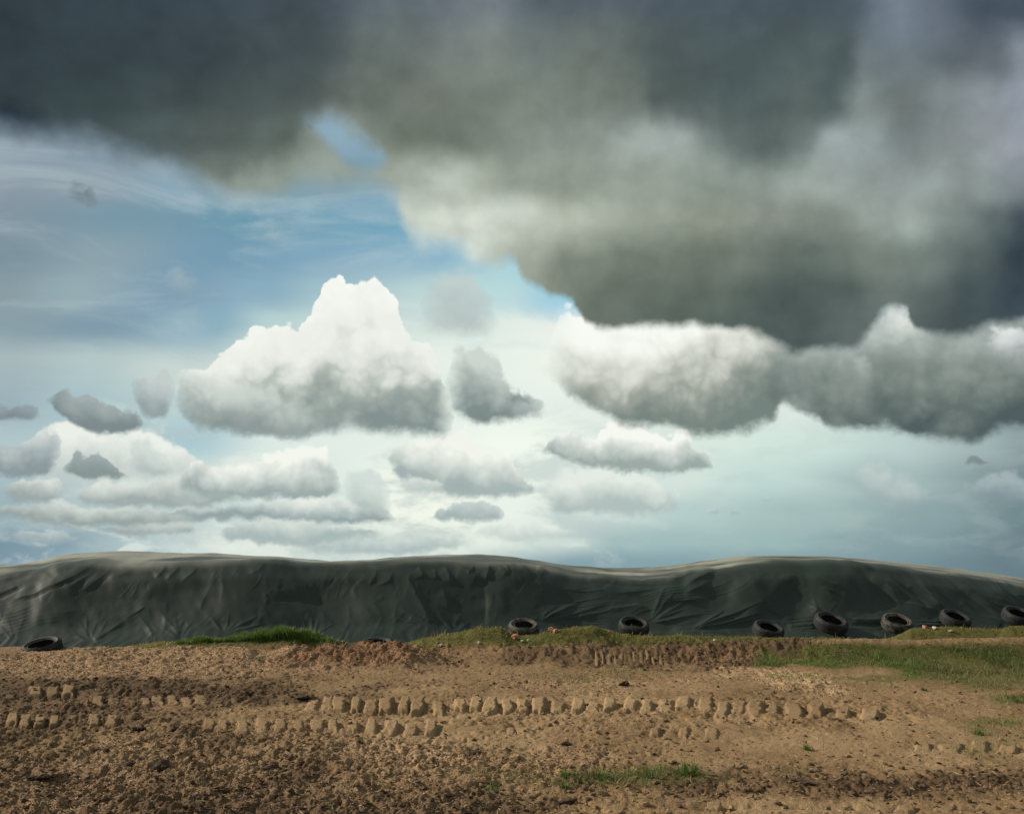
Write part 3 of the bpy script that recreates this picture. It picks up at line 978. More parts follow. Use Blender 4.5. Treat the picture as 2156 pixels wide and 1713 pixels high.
# --- zones
chip = np.clip(zone(250, 1392, 420, 32, .35, .35, 1) + zone(640, 1385, 200, 30, .4, .4, 2)
               + 1.2 * zone(1670, 1432, 115, 15, .5, .5, 3, .12) + .35 * zone(1330, 1425, 190, 16, .6, .5, 4)
               + .45 * zone(1050, 1600, 330, 26, .7, .7, 5) + .55 * zone(350, 1640, 480, 70, .8, .9, 6)
               + .55 * zone(850, 1585, 140, 22, .7, .6, 7) + .30 * zone(1180, 1440, 150, 16, .7, .6, 8), 0, 1)
redchip = np.clip(zone(730, 1378, 190, 26, .4, .5, 9) + .6 * zone(1530, 1392, 90, 7, .5, .6, 10), 0, 1)
chip = np.maximum(chip, redchip * .9)
sand = np.clip(zone(1250, 1500, 800, 75, .5, .3, 11) + zone(1780, 1414, 170, 16, .4, .4, 12) + zone(1750, 1702, 560, 16, .4, .4, 13)
               + zone(1900, 1560, 420, 60, .6, .4, 14) + .6 * zone(760, 1520, 300, 30, .6, .4, 15), 0, 1)
damp = np.clip(zone(330, 1448, 520, 26, .5, .5, 16) + .95 * zone(230, 1640, 580, 85, .6, .8, 17) + .8 * zone(1350, 1390, 330, 14, .5, .6, 18)
               + .55 * zone(1650, 1640, 560, 26, .7, .8, 19) + .9 * zone(500, 1700, 800, 22, .6, .8, 20) + .75 * zone(200, 1500, 400, 50, .7, .7, 21)
               + .55 * zone(1900, 1660, 400, 20, .6, .7, 31) + .8 * zone(1560, 1392, 130, 16, .5, .6, 32) - .75 * sand, 0, 1)
grass = np.clip((zone(2060, 1397, 330, 19, .35, .3, 22) + zone(1800, 1396, 190, 10, .4, .5, 23)) * sstep(GY, 18.35, 18.0) + .8 * zone(2080, 1424, 190, 26, .5, .4, 24)
                + .5 * zone(1780, 1430, 130, 6, .6, .7, 25) + .75 * zone(1285, 1632, 215, 24, .6, .6, 26) + .6 * zone(2140, 1475, 40, 10, .6, .5, 27)
                + .25 * zone(1250, 1418, 130, 12, .7, .6, 28) + .3 * zone(2100, 1560, 90, 30, .7, .8, 29), 0, 1)
grass = np.maximum(grass, sstep(GY, 19.0 + .2 * sstep(BPX, 1400, 1600), 19.35) * sstep(bank, .02, .07))
pine = sstep(BPX, 1900, 2000) * sstep(BPY, 1392, 1410) * grass       # brown dead grass among it

# --- relief
rough = np.clip(.35 + .55 * damp + .35 * chip + .5 * zone(500, 1600, 700, 120, .6, .5, 33) + .45 * zone(1500, 1362, 500, 18, .5, .5, 34) - .12 * sand - .3 * grass, .22, 1.2)
rough = np.maximum(rough, .65 * zone(1250, 1500, 800, 40, .5, .5, 35))
und = fbm(GX * .55, GY * .55, 3, 60)
d1 = np.abs(fbm(GX * 2.3, GY * 2.3, 3, 61))
d2 = fbm(GX * 10.0, GY * 7.0, 3, 62)
d3 = 1 - np.abs(vnoise(GX * 13, GY * 11, 63)) - .5
d4 = vnoise(GX * 28, GY * 24, 64)
d5 = vnoise(GX * 52, GY * 40, 65)
lump = np.maximum(d2 - .15, 0)
fine = np.maximum(fbm(GX * 15.0, GY * 8.5, 3, 67), 0) ** 1.3
relief = .035 * und + rough * (.028 * d1 + .018 * lump + .015 * d2 - .036 * (fine - .2) + .007 * d3 + .010 * d4 + .008 * d5 - .022)
relief += (redchip + .5 * left * sstep(ridge, .03, .1)) * (.050 * fbm(GX * 2.4, GY * 2.2, 4, 66) + .018 * np.abs(d2) - .02)

# --- tyre prints: flat pads left between the lugs, standing proud of the rut
PADS = [(x, 1516, 25, 15, .12) for x in (28, 55, 86, 117, 152, 196, 234)]
PADS += [(x, 1455, 26, 12, .1) for x in (72, 110, 145)]
PADS += [(x, 1478, 25, 13, -.1) for x in (180, 205, 238, 272, 305, 331, 365, 392, 420)]
PADS += [(x, 1530, 26, 17, .15) for x in (440, 468, 510, 550, 592, 627, 668, 703, 745, 783, 826, 865, 907)]
PADS += [(x, 1484, 27, 17, .08) for x in (655, 690, 712, 746, 781, 812, 850, 880, 925, 967, 1001, 1035, 1067, 1101, 1136, 1174, 1215, 1250, 1284, 1325, 1360, 1400, 1440, 1485)]
PADS += [(1520, 1496, 30, 18, .35), (1551, 1490, 26, 18, .3), (1585, 1494, 34, 20, .35), (1625, 1492, 22, 16, .2), (1668, 1500, 40, 24, .1), (1716, 1494, 32, 20, .2), (1770, 1502, 28, 16, .2), (1830, 1508, 34, 16, .2)]
PADS += [(1499, 1546, 26, 18, .05), (1440, 1540, 22, 12, .2), (1075, 1535, 16, 10, .1), (1380, 1542, 22, 10, .3)]
PADS += [(x, 1576, 46, 12, .2) for x in (1940, 2002, 2064, 2119)]
PADS += [(1256 + 13.5 * i, 1393, 7.5, 7.5, -.25) for i in range(11)]
PADS += [(x, 1702, 46, 8, .5) for x in (1290, 1500, 1905, 1985, 2080)]
prand = random.Random(4)
pad_h = np.zeros_like(GX)
pad_m = np.zeros_like(GX)
rut = np.zeros_like(GX)
wobx, woby = 4 * fbm(GX * 6, GY * 4, 4, 70, .6), 3.0 * fbm(GX * 6, GY * 3, 4, 71, .6)
for (x, y, w, h, sl) in PADS:
    x += prand.uniform(-2, 2)
    y += prand.uniform(-2.5, 2.5)
    w *= prand.uniform(.72, 1.0)
    h *= prand.uniform(1.0, 1.45)
    pres = prand.choice([1, 1, 1, .9, .8, .55]) if h > 9 else .9
    r0, r1 = np.searchsorted(-BPY[:, NC // 2], [-(y + 45), -(y - 45)])
    c0, c1 = np.searchsorted(BPX[(r0 + r1) // 2], [x - 80, x + 80])
    sl_ = (slice(r0, r1), slice(max(c0, 0), c1))
    dy = BPY[sl_] - y + woby[sl_]
    dx = BPX[sl_] - x + dy * sl * 1.3 + wobx[sl_] * w / 26
    e = 2.0 * w / 26
    m = sstep(w / 2 - np.abs(dx), -e * .6, e) * sstep(h / 2 - np.abs(dy), -1.6, 1.6)
    # the print leans back: low at its near edge, high where the lug bit in
    top = ((.062 * min(w, 32) / 26 if w < 36 else .035) * pres) * np.clip(.66 - .50 * dy / h - .10 * dx / w, .05, 1)
    pad_h[sl_] = np.maximum(pad_h[sl_], m * top)
    pad_m[sl_] = np.maximum(pad_m[sl_], m * pres)
    rut[sl_] = np.maximum(rut[sl_], np.exp(-(dx / (w * 1.1)) ** 2 - (dy / (h * .8)) ** 2) * pres)
relief = relief * (1 - .93 * pad_m) + pad_h - .045 * rut * (1 - pad_m)
damp = damp * (1 - .7 * pad_m)
chip = chip * (1 - .8 * pad_m)
# shallow wheel rut edges and scrapes near the bottom of the picture
for (x0, y0, x1, y1, a) in ((1030, 1705, 1110, 1662, .035), (930, 1690, 1015, 1668, .03), (1150, 1704, 1800, 1698, .03), (1500, 1640, 1560, 1626, .03)):
    t = np.clip(((BPX - x0) * (x1 - x0) + (BPY - y0) * (y1 - y0)) / ((x1 - x0) ** 2 + (y1 - y0) ** 2), 0, 1)
    d = np.hypot(BPX - x0 - t * (x1 - x0), BPY - y0 - t * (y1 - y0))
    relief -= a * np.exp(-(d / 6) ** 2)
GZ = GB + rise + relief
GZ -= .12 * sstep(GY, 20.6, 21.4)      # runs in under the sheet


def hz(x, y):
    """ground height at world points"""
    x, y = np.asarray(x, float), np.asarray(y, float)
    fi = np.clip(np.log(np.maximum(y, .1) / Y0) / KY, 0, NR - 1.001)
    fj = np.clip((x / (y * WID) + 1) / 2 * (NC - 1), 0, NC - 1.001)
    i, j = fi.astype(int), fj.astype(int)
    a, b = fi - i, fj - j
    return (GZ[i, j] * (1 - a) * (1 - b) + GZ[i + 1, j] * a * (1 - b) + GZ[i, j + 1] * (1 - a) * b + GZ[i + 1, j + 1] * a * b)


def sample(field, x, y):
    fi = np.clip(np.log(np.maximum(y, .1) / Y0) / KY, 0, NR - 1).astype(int)
    fj = np.clip((x / (y * WID) + 1) / 2 * (NC - 1), 0, NC - 1).astype(int)
    return field[fi, fj]


# one sheet: the detailed part plus coarse rows and columns out to the horizon
out_y0 = np.array([-3000, -600, -120, -30, -8, 0.0, 3.0, 5.0])
out_y1 = np.array([24, 28, 40, 80, 200, 600, 1500, 5000.0])
ext = np.array([1.06, 1.2, 1.6, 2.6, 6, 20, 90, 500.0])
nl = len(ext)
rows = np.concatenate([out_y0, yr, out_y1])
na, nb_ = len(out_y0), len(out_y1)
allc = np.concatenate([-ext[::-1], cc, ext])
wid = np.where(rows < Y0, Y0 * WID, np.where(rows > YN, YN * WID, rows * WID))
AX = allc[None, :] * wid[:, None]
AY = np.repeat(rows[:, None], len(allc), 1)
AZ = base_z(AY) + .05 * vnoise(AX * .2, AY * .2, 77) * (np.abs(AX) < 200) * (np.abs(AY) < 200)
AZ[na:na + NR, nl:nl + NC] = GZ
for side in (0, 1):                     # ease the detailed edge into the coarse sheet
    edge = GZ[:, 0 if side == 0 else -1] - base_z(yr)
    for q in range(4):
        col = nl - 1 - q if side == 0 else nl + NC + q
        AZ[na:na + NR, col] += edge * (1 - q / 4)
AZ[na + NR:] -= .12
AZ -= .035 * np.maximum(AY - 27, 0)      # the land falls away behind the heap
ZA = np.zeros(AX.shape + (4,), np.float32)
ZA[na:na + NR, nl:nl + NC, 0] = chip
ZA[na:na + NR, nl:nl + NC, 1] = grass
ZA[na:na + NR, nl:nl + NC, 2] = damp
ZA[na:na + NR, nl:nl + NC, 3] = redchip
for q in range(nl):
    ZA[na:na + NR, q] = ZA[na:na + NR, nl]
    ZA[na:na + NR, nl + NC + q] = ZA[na:na + NR, nl + NC - 1]
ZA[:na, :, 2] = .4
ZA[na + NR:, :, 1] = .8
DR = np.zeros(AX.shape, np.float32)
DR[na:na + NR, nl:nl + NC] = np.clip(.34 * pad_m + .9 * zone(1670, 1430, 105, 13, .6, .5, 3, .12) + .5 * zone(850, 1585, 130, 18, .7, .6, 7) + .45 * sand * sstep(fbm(GX * 1.2, GY * .8, 4, 92), -.2, .6), 0, 1)
gm = mesh_from('ground', np.stack([AX, AY, AZ], -1).reshape(-1, 3), grid_faces(*AX.shape))
color_attr(gm, 'zones', ZA.reshape(-1, 4))
color_attr(gm, 'dry', np.repeat(DR.reshape(-1, 1), 3, 1))
ground = tag(obj('ground', gm, MAT_SOIL), kind='structure')

# ------------------------------------------------------------------ sheeted heap
CREST = [(-1150, 1345), (-950, 1250), (-700, 1196), (-500, 1188), (-300, 1187), (-150, 1187), (0, 1187), (40, 1186), (70, 1180), (100, 1173), (160, 1160), (215, 1157), (300, 1157), (400, 1159), (470, 1162), (520, 1166), (600, 1173), (700, 1179), (780, 1177), (850, 1171), (930, 1166), (1000, 1163), (1050, 1167), (1130, 1178), (1200, 1187), (1280, 1191), (1340, 1191), (1400, 1189), (1470, 1181), (1550, 1171), (1640, 1166), (1720, 1167), (1800, 1172), (1900, 1182), (2000, 1192), (2100, 1205), (2156, 1215), (2300, 1240), (2500, 1280), (2700, 1340)]
SHOULDER = [(-1150, 1350), (-950, 1270), (-700, 1214), (-500, 1208), (-300, 1206), (-150, 1206), (0, 1204), (60, 1200), (110, 1190), (170, 1182), (230, 1190), (290, 1188), (320, 1185), (450, 1184), (620, 1183), (700, 1181), (780, 1183), (850, 1180), (930, 1180), (1000, 1182), (1080, 1184), (1150, 1196), (1230, 1210), (1300, 1218), (1370, 1218), (1430, 1208), (1500, 1198), (1570, 1190), (1650, 1186), (1750, 1188), (1850, 1194), (1950, 1202), (2050, 1215), (2156, 1232), (2300, 1256), (2500, 1300), (2700, 1352)]
Y_SH, Y_CR = 22.2, 25.6
nx = 1150
tx = np.concatenate([np.linspace(-25, -12.9, 110)[:-1], np.linspace(-12.9, 12.9, nx), np.linspace(12.9, 22, 90)[1:]])
sv = np.concatenate([np.linspace(0, .62, 215)[:-1], np.linspace(.62, .86, 70)[:-1], np.linspace(.86, 1.25, 45)])
TX = np.repeat(tx[None, :], len(sv), 0)
SV = np.repeat(sv[:, None], len(tx), 1)


def px_at(x, y):
    return CX + FPX * x / (y * CP + (.9 - CAM_Z) * SP)


z_sh = CAM_Z + ray(0, interp(px_at(tx, Y_SH), SHOULDER))[2] * Y_SH
z_cr = CAM_Z + ray(0, interp(px_at(tx, Y_CR), CREST))[2] * Y_CR
z_cr = np.maximum(z_cr, z_sh - .35)
z_sh = np.maximum(z_sh, .02)
z_cr = np.maximum(z_cr, .02)
z0 = -.06
# profile stations: (s, y, z)
S_ST = [0, .08, .22, .40, .55, .66, .76, .86, 1.0, 1.12, 1.25]
prof_y = [20.1, 20.42, 20.92, 21.38, 21.76, Y_SH, 23.6, Y_CR, 27.6, 29.5, 30.6]
frac = [0, .06, .20, .51, .80, 1.0]
st_z = [z0 + (z_sh - z0) * f for f in frac]
st_z += [z_sh + (z_cr - z_sh) * .50, z_cr, z_cr * .80, z_cr * .3, z_cr * 0 - .06]
TY = np.interp(SV, S_ST, prof_y)
TZ = np.empty_like(TX)
for j in range(len(tx)):
    TZ[:, j] = np.interp(sv, S_ST, [np.atleast_1d(z)[j] if np.ndim(z) else z for z in st_z])


def blur_rows(a, n):
    for _ in range(n):
        p = np.pad(a, ((1, 1), (0, 0)), 'edge')
        a = .25 * p[:-2] + .5 * p[1:-1] + .25 * p[2:]
        a[0], a[-1] = p[1], p[-2]
    return a


TY, TZ = blur_rows(TY, 60), blur_rows(TZ, 60)
for _ in range(30):
    p = np.pad(TZ, ((0, 0), (1, 1)), 'edge')
    TZ = .25 * p[:, :-2] + .5 * p[:, 1:-1] + .25 * p[:, 2:]
TPX, TPY = proj(TX, TY, TZ)

disp = np.zeros_like(TX)
front = sstep(SV, .9, .6)
disp += (.06 * fbm(TX * .45, SV * 1.2, 2, 80) + .035 * vnoise(TX * .9 + SV, SV * .8, 86)) * sstep(SV, .02, .2) * front
disp += .016 * fbm(TX * 1.3 + SV * 3, SV * 3.0, 3, 81) * sstep(SV, .02, .25)


def stroke(pts, w, a, tip=.35, tail=.35):
    """one fold of the sheet along picture points: width in points, height in metres"""
    pts = np.asarray(pts, float)
    seg = np.hypot(*(pts[1:] - pts[:-1]).T)
    tot = seg.sum()
    pad = w * 6 + 2
    sel = np.nonzero((TPX > pts[:, 0].min() - pad) & (TPX < pts[:, 0].max() + pad) & (TPY > pts[:, 1].min() - pad) & (TPY < pts[:, 1].max() + pad) & (SV < .9))
    if not len(sel[0]):
        return
    qx, qy = TPX[sel], TPY[sel]
    best = np.full(len(qx), 1e9)
    bt = np.zeros(len(qx))
    bs = np.zeros(len(qx))
    sgn = 1.0 if pts[-1, 1] >= pts[0, 1] else -1.0
    acc = 0
    for (p, q), L in zip(zip(pts[:-1], pts[1:]), seg):
        t = np.clip(((qx - p[0]) * (q[0] - p[0]) + (qy - p[1]) * (q[1] - p[1])) / (L * L + 1e-6), 0, 1)
        d = np.hypot(qx - p[0] - t * (q[0] - p[0]), qy - p[1] - t * (q[1] - p[1]))
        m = d < best
        best[m] = d[m]
        cr = ((q[0] - p[0]) * (qy - p[1]) - (q[1] - p[1]) * (qx - p[0])) * sgn
        bs[m] = cr[m]
        bt[m] = (acc + t[m] * L) / tot
        acc += L
    a = a * float(np.interp(pts[:, 0].mean(), [0, 500, 800, 1200, 1500], [.6, .95, 1.3, 1.2, 1.4])) if w < 12 else a
    ta = sstep(bt, 0, max(tip, .01)) * sstep(1 - bt, 0, max(tail, .01))
    ww = w * (.40 + .60 * ta)
    # one flank of a fold is long and slack, the other short and tight
    ww = np.where(bs > 0, ww * 2.4, ww * .8)
    disp[sel] += a * ta * np.exp(-(best / ww) ** (1.25 if w < 12 else 2))


fr = random.Random(21)


def fan(ax, ay, ends, w=3.5, a=.012):
    for (ex, ey) in ends:
        mx, my = (ax + ex) / 2 + fr.uniform(-5, 5), (ay + ey) / 2 + fr.uniform(-4, 4)
        k = fr.uniform(1.1, 1.45)
        ex, ey = ax + (ex - ax) * k, ay + (ey - ay) * k
        stroke([(ax + (ex - ax) * .03, ay + (ey - ay) * .03), (mx, my), (ex, ey)], w * fr.uniform(.55, .9), a * fr.uniform(.7, 1.3), .3, .65)


B = .02
# left end: pulled folds running down to the left, and the scalloped edge under the crest
for q in ([(190, 1164), (120, 1182), (55, 1207)], [(202, 1170), (110, 1200), (15, 1228)], [(212, 1180), (160, 1208), (96, 1240)], [(208, 1188), (180, 1210), (146, 1236)], [(70, 1196), (30, 1212), (-20, 1226)], [(240, 1192), (210, 1215), (170, 1245)], [(60, 1222), (20, 1240), (-30, 1262)], [(120, 1225), (70, 1250), (20, 1262)]):
    stroke(q, 5.5, B)
    stroke([(x + 6, y + 7) for x, y in q], 5, -B * .8)
stroke([(120, 1168), (85, 1200), (62, 1250), (45, 1340)], 30, -.045, .2, .3)
stroke([(285, 1196), (250, 1210), (215, 1216)], 9, .03)
stroke([(352, 1186), (340, 1203), (322, 1217)], 7, .03)
stroke([(382, 1188), (366, 1204), (345, 1221)], 6, .025)
stroke([(420, 1190), (405, 1207), (380, 1222)], 5, .02)
stroke([(560, 1187), (545, 1205), (520, 1212)], 7, .02)
stroke([(300, 1186), (400, 1184), (520, 1184), (640, 1183)], 6, .035, .15, .15)
stroke([(290, 1240), (330, 1260), (330, 1300)], 30, .03)
stroke([(420, 1200), (430, 1260), (420, 1320)], 45, -.05)
stroke([(610, 1195), (625, 1260), (640, 1330)], 30, .04)
stroke([(700, 1200), (720, 1270), (700, 1330)], 45, -.04)
fan(190, 1352, [(262, 1303), (168, 1308), (184, 1298), (206, 1303), (226, 1300), (150, 1318), (240, 1318), (140, 1330)], 4.0, .014)
stroke([(196, 1350), (228, 1328), (266, 1302)], 8, .026, .1, .4)
fan(325, 1346, [(296, 1300), (310, 1312)], 4, .011)
fan(378, 1346, [(352, 1308), (370, 1302), (388, 1308), (402, 1315), (340, 1318)], 3.5, .016)
fan(470, 1336, [(500, 1308), (535, 1303), (450, 1306), (480, 1300), (560, 1312)], 3.5, .016)
fan(652, 1336, [(656, 1298), (640, 1303), (668, 1305), (700, 1312)], 3.5, .016)
fan(30, 1356, [(0, 1320), (20, 1310), (50, 1305), (-30, 1322)], 4, .018)
for i in range(7):
    stroke([(-10, 1300 + 8 * i), (30, 1290 + 8 * i), (75, 1272 + 8 * i)], 3.5, .014)
# middle
for q, w, a in (([(862, 1203), (862, 1225), (875, 1250), (888, 1275), (900, 1300), (928, 1328)], 6, .03), ([(934, 1188), (946, 1212), (952, 1238)], 5, .03),
                ([(930, 1238), (940, 1260), (946, 1292)], 5, .025), ([(880, 1193), (896, 1220)], 5, .025), ([(956, 1186), (990, 1208), (1022, 1227)], 7, .045),
                ([(1032, 1188), (1028, 1208), (1022, 1227)], 6, .04), ([(1046, 1215), (1054, 1255), (1058, 1310)], 22, .03), ([(1018, 1228), (1022, 1270), (1020, 1330)], 9, -.022),
                ([(1048, 1193), (1060, 1204), (1072, 1216)], 4, .02), ([(1064, 1190), (1076, 1212)], 4, .02), ([(1086, 1186), (1106, 1200), (1128, 1220)], 5, .025),
                ([(1130, 1190), (1152, 1206)], 4, .02), ([(796, 1196), (790, 1215), (775, 1235)], 8, .02), ([(830, 1200), (820, 1225), (790, 1236)], 6, .015),
                ([(1000, 1190), (985, 1215)], 4, .02), ([(915, 1196), (920, 1225)], 4, .018), ([(1170, 1200), (1210, 1240), (1260, 1262)], 26, -.04)):
    stroke(q, w, a)
fan(932, 1336, [(803, 1281), (848, 1289), (888, 1299), (778, 1290), (868, 1308)], 3.4, .014)
fan(958, 1334, [(914, 1299), (926, 1288), (972, 1292), (985, 1312)], 3.2, .012)
fan(1136, 1312, [(1200, 1274), (1232, 1261), (1190, 1290), (1252, 1279), (1172, 1276), (1270, 1292)], 4, .022)
for i in range(6):
    stroke([(1138, 1306 + 5 * i), (1215, 1302 + 5 * i + fr.uniform(-3, 3)), (1305, 1303 + 5 * i)], 3, .014 * fr.choice([1, -1, 1]))
for q, w, a in (([(1230, 1192), (1262, 1214), (1350, 1224), (1400, 1212), (1432, 1214)], 7, .04), ([(1270, 1284), (1310, 1280), (1345, 1275), (1382, 1291)], 5, .03),
                ([(1288, 1250), (1345, 1246), (1402, 1235)], 5, .02), ([(1262, 1216), (1330, 1236), (1420, 1226)], 10, -.03), ([(1260, 1232), (1320, 1240), (1380, 1238)], 5, .02)):
    stroke(q, w, a)
for i in range(6):
    stroke([(1338 + 6 * i, 1262 + 4 * i), (1388 + 6 * i, 1246 + 4 * i), (1440 + 8 * i, 1228 + 7 * i)], 4, .022 * fr.uniform(.6, 1.2))
fan(1368, 1312, [(1438, 1268), (1438, 1284), (1440, 1300), (1420, 1250), (1470, 1292), (1400, 1240)], 4, .022)
# right hill: two long twisted facets, the pulled folds beyond them
for q, w, a in (([(1437, 1234), (1475, 1214), (1512, 1196)], 8, .05), ([(1437, 1252), (1472, 1234), (1502, 1214)], 7, .035), ([(1437, 1270), (1470, 1258), (1492, 1254)], 6, .025),
                ([(1470, 1200), (1440, 1210), (1400, 1224)], 6, .03), ([(1572, 1200), (1592, 1248), (1628, 1292)], 26, .075), ([(1640, 1222), (1695, 1262), (1728, 1296)], 26, -.075),
                ([(1690, 1180), (1795, 1228), (1838, 1276)], 26, .075), ([(1790, 1200), (1852, 1240), (1892, 1288)], 22, -.075), ([(1808, 1198), (1866, 1230), (1904, 1270)], 8, .05),
                ([(1545, 1200), (1530, 1240), (1520, 1290)], 24, -.05), ([(1688, 1208), (1735, 1228), (1782, 1247)], 5, .022), ([(1720, 1238), (1750, 1250), (1776, 1262)], 4, .016),
                ([(1858, 1204), (1900, 1244), (1962, 1292)], 6, .03), ([(1870, 1204), (1912, 1242), (1970, 1290)], 5, -.025), ([(1898, 1234), (1942, 1266), (1986, 1292)], 5, .026),
                ([(1928, 1208), (1966, 1250), (2002, 1288)], 6, .03), ([(1984, 1201), (2050, 1246), (2114, 1292)], 8, .05), ([(1992, 1214), (2056, 1262), (2110, 1300)], 8, -.045),
                ([(2000, 1200), (2066, 1234), (2132, 1272)], 5, .025), ([(2078, 1219), (2116, 1252), (2152, 1284)], 6, .03), ([(2100, 1214), (2130, 1238), (2170, 1264)], 5, .025),
                ([(1830, 1186), (1870, 1194), (1920, 1204)], 4, .02), ([(1760, 1180), (1800, 1190), (1850, 1204)], 5, .03)):
    stroke(q, w, a)
fan(1450, 1334, [(1582, 1279), (1560, 1300), (1540, 1294), (1520, 1284), (1590, 1302), (1600, 1290)], 4, .022)
fan(2000, 1290, [(1900, 1240), (1920, 1228), (1940, 1226), (1966, 1236), (1880, 1262)], 4, .018)
fan(2130, 1280, [(2060, 1225), (2080, 1222), (2100, 1226), (2040, 1240)], 4, .018)
fan(1728, 1296, [(1705, 1270), (1690, 1278), (1714, 1262)], 4, .02)
for (xa, xb, ya) in ((1655, 1722, 1302), (1790, 1862, 1304), (1400, 1590, 1322), (1930, 1985, 1306)):
    for i in range(6):
        stroke([(xa, ya + 4.5 * i), ((xa + xb) / 2, ya + 4.5 * i + fr.uniform(-2, 2)), (xb, ya + 4 * i)], 2.6, .014 * fr.choice([1, 1, -1]), .2, .2)
# stray creases: steep near the foot, slanting under the shoulder
for i in range(150):
    x = fr.uniform(-60, 2220)
    y = fr.uniform(1200, 1335)
    steep = 1.0 if x < 1180 else .55
    L = fr.uniform(18, 60)
    an = fr.gauss(1.45, .45) if steep == 1 else fr.gauss(.7, .35)
    if 1180 < x < 1520:
        an = fr.gauss(-.5, .3)
    dx, dy = L * math.cos(an), L * math.sin(an) * .8
    bend = fr.uniform(-8, 8)
    stroke([(x, y), (x + dx / 2 + bend, y + dy / 2), (x + dx, y + dy)], fr.uniform(2.5, 5), fr.choice([1, -1]) * fr.uniform(.003, .009))
SM = SV * 4.4                           # metres up the sheet


def creases(dx, ds, freq, amp, x0, x1, seed, lo=.04, hi=.62, power=9):
    """sheaves of sharp thin creases running along (dx, ds), between two picture columns"""
    L = math.hypot(dx, ds)
    dx, ds = dx / L, ds / L
    bend = .30 * fbm(TX * .6, SM * .6, 3, seed + 1)
    ac, al = TX * ds - SM * dx + bend, TX * dx + SM * ds
    r_ = 1 - np.abs(vnoise(ac * freq, al * .55, seed))
    r_ = np.clip(r_, 0, 1) ** power
    patch = sstep(fbm(TX * .8 + 3, SM * .8, 3, seed + 2), -.05, .55)
    win = sstep(TPX, x0 - 60, x0 + 60) * sstep(TPX, x1 + 60, x1 - 60) * sstep(SV, lo, lo + .05) * sstep(SV, hi, hi - .1)
    return .36 * amp * r_ * patch * win


disp += creases(.75, -.66, 4.5, .040, 1600, 2500, 501) + creases(.80, -.55, 9.0, .022, 1560, 2500, 511)
disp += creases(.88, .40, 5.0, .036, 1150, 1600, 521) + creases(.95, .22, 10.0, .020, 1120, 1640, 531, .02, .4)
disp += creases(.25, 1.0, 4.0, .012, 300, 1180, 541, .02, .35) + creases(-.35, 1.0, 6.5, .009, 700, 1180, 551, .02, .45)
disp += creases(.12, 1.0, 5.5, .024, 640, 1200, 561, .40, .64) + creases(.7, .75, 6.0, .013, -200, 340, 571) * .4
disp += creases(.05, 1.0, 2.2, .030, 100, 1150, 601, .04, .66, 4)      # long slack drapes
disp += creases(1.0, .08, 11.0, .016, 1150, 2300, 581, .01, .2) + creases(.3, 1.0, 7.0, .018, 200, 700, 591, .42, .64)
# hem gathered along the foot
disp += .012 * vnoise(TX * 9 + 2 * vnoise(TX * 1.5, SV * 8, 83), SV * 9, 84) * sstep(SV, .30, .05)
disp += .003 * vnoise(TX * 7 + 8 * SV, SV * 14, 85) * sstep(SV, .9, .55)
gy_r, gx_r = np.gradient(TY), np.gradient(TX)
gz_r = np.gradient(TZ)
t_s = np.stack([gx_r[0], gy_r[0], gz_r[0]], -1)
t_x = np.stack([gx_r[1], gy_r[1], gz_r[1]], -1)
nrm = np.cross(t_x, t_s)
nrm /= np.linalg.norm(nrm, axis=-1, keepdims=True)
TP = np.stack([TX, TY, TZ], -1) + nrm * disp[..., None]
tm = mesh_from('covered_heap', TP.reshape(-1, 3), grid_faces(*TX.shape))
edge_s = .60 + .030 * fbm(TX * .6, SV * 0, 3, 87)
top_sheen = sstep(SV, edge_s, edge_s + .14) * np.clip(.50 + .75 * fbm(TX * .7, SV * 22, 4, 88), .12, 1) + .02 * np.maximum(fbm(TX * 1.5, SV * 6, 4, 89), 0)  # brightness painted above the shoulder in uneven streaks, a trace on the front
color_attr(tm, 'top_sheen', np.repeat(np.clip(top_sheen, 0, 1).reshape(-1, 1), 3, 1))
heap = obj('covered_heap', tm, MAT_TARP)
tag(heap, 'long low heap under a wrinkled dark green plastic sheet behind the churned ground', 'covered heap')


def sheet_at(x, y):
    """height of the sheet above a world point"""
    j = int(np.clip(np.searchsorted(tx, x), 0, len(tx) - 1))
    return float(np.interp(y, TP[:, j, 1], TP[:, j, 2]))

# ------------------------------------------------------------------ tyres
def lathe(profile, n=72):
    """closed profile of (radius, z) turned about z"""
    k = len(profile)
    a = np.linspace(0, 2 * math.pi, n, endpoint=False)
    pr = np.array(profile)
    v = np.stack([np.outer(np.cos(a), pr[:, 0]), np.outer(np.sin(a), pr[:, 0]), np.repeat(pr[None, :, 1], n, 0)], -1).reshape(-1, 3)
    f = []
    for i in range(n):
        for j in range(k - 1):
            p, q = i * k + j, ((i + 1) % n) * k + j
            f.append((p, q, q + 1, p + 1))
    return v, np.array(f)


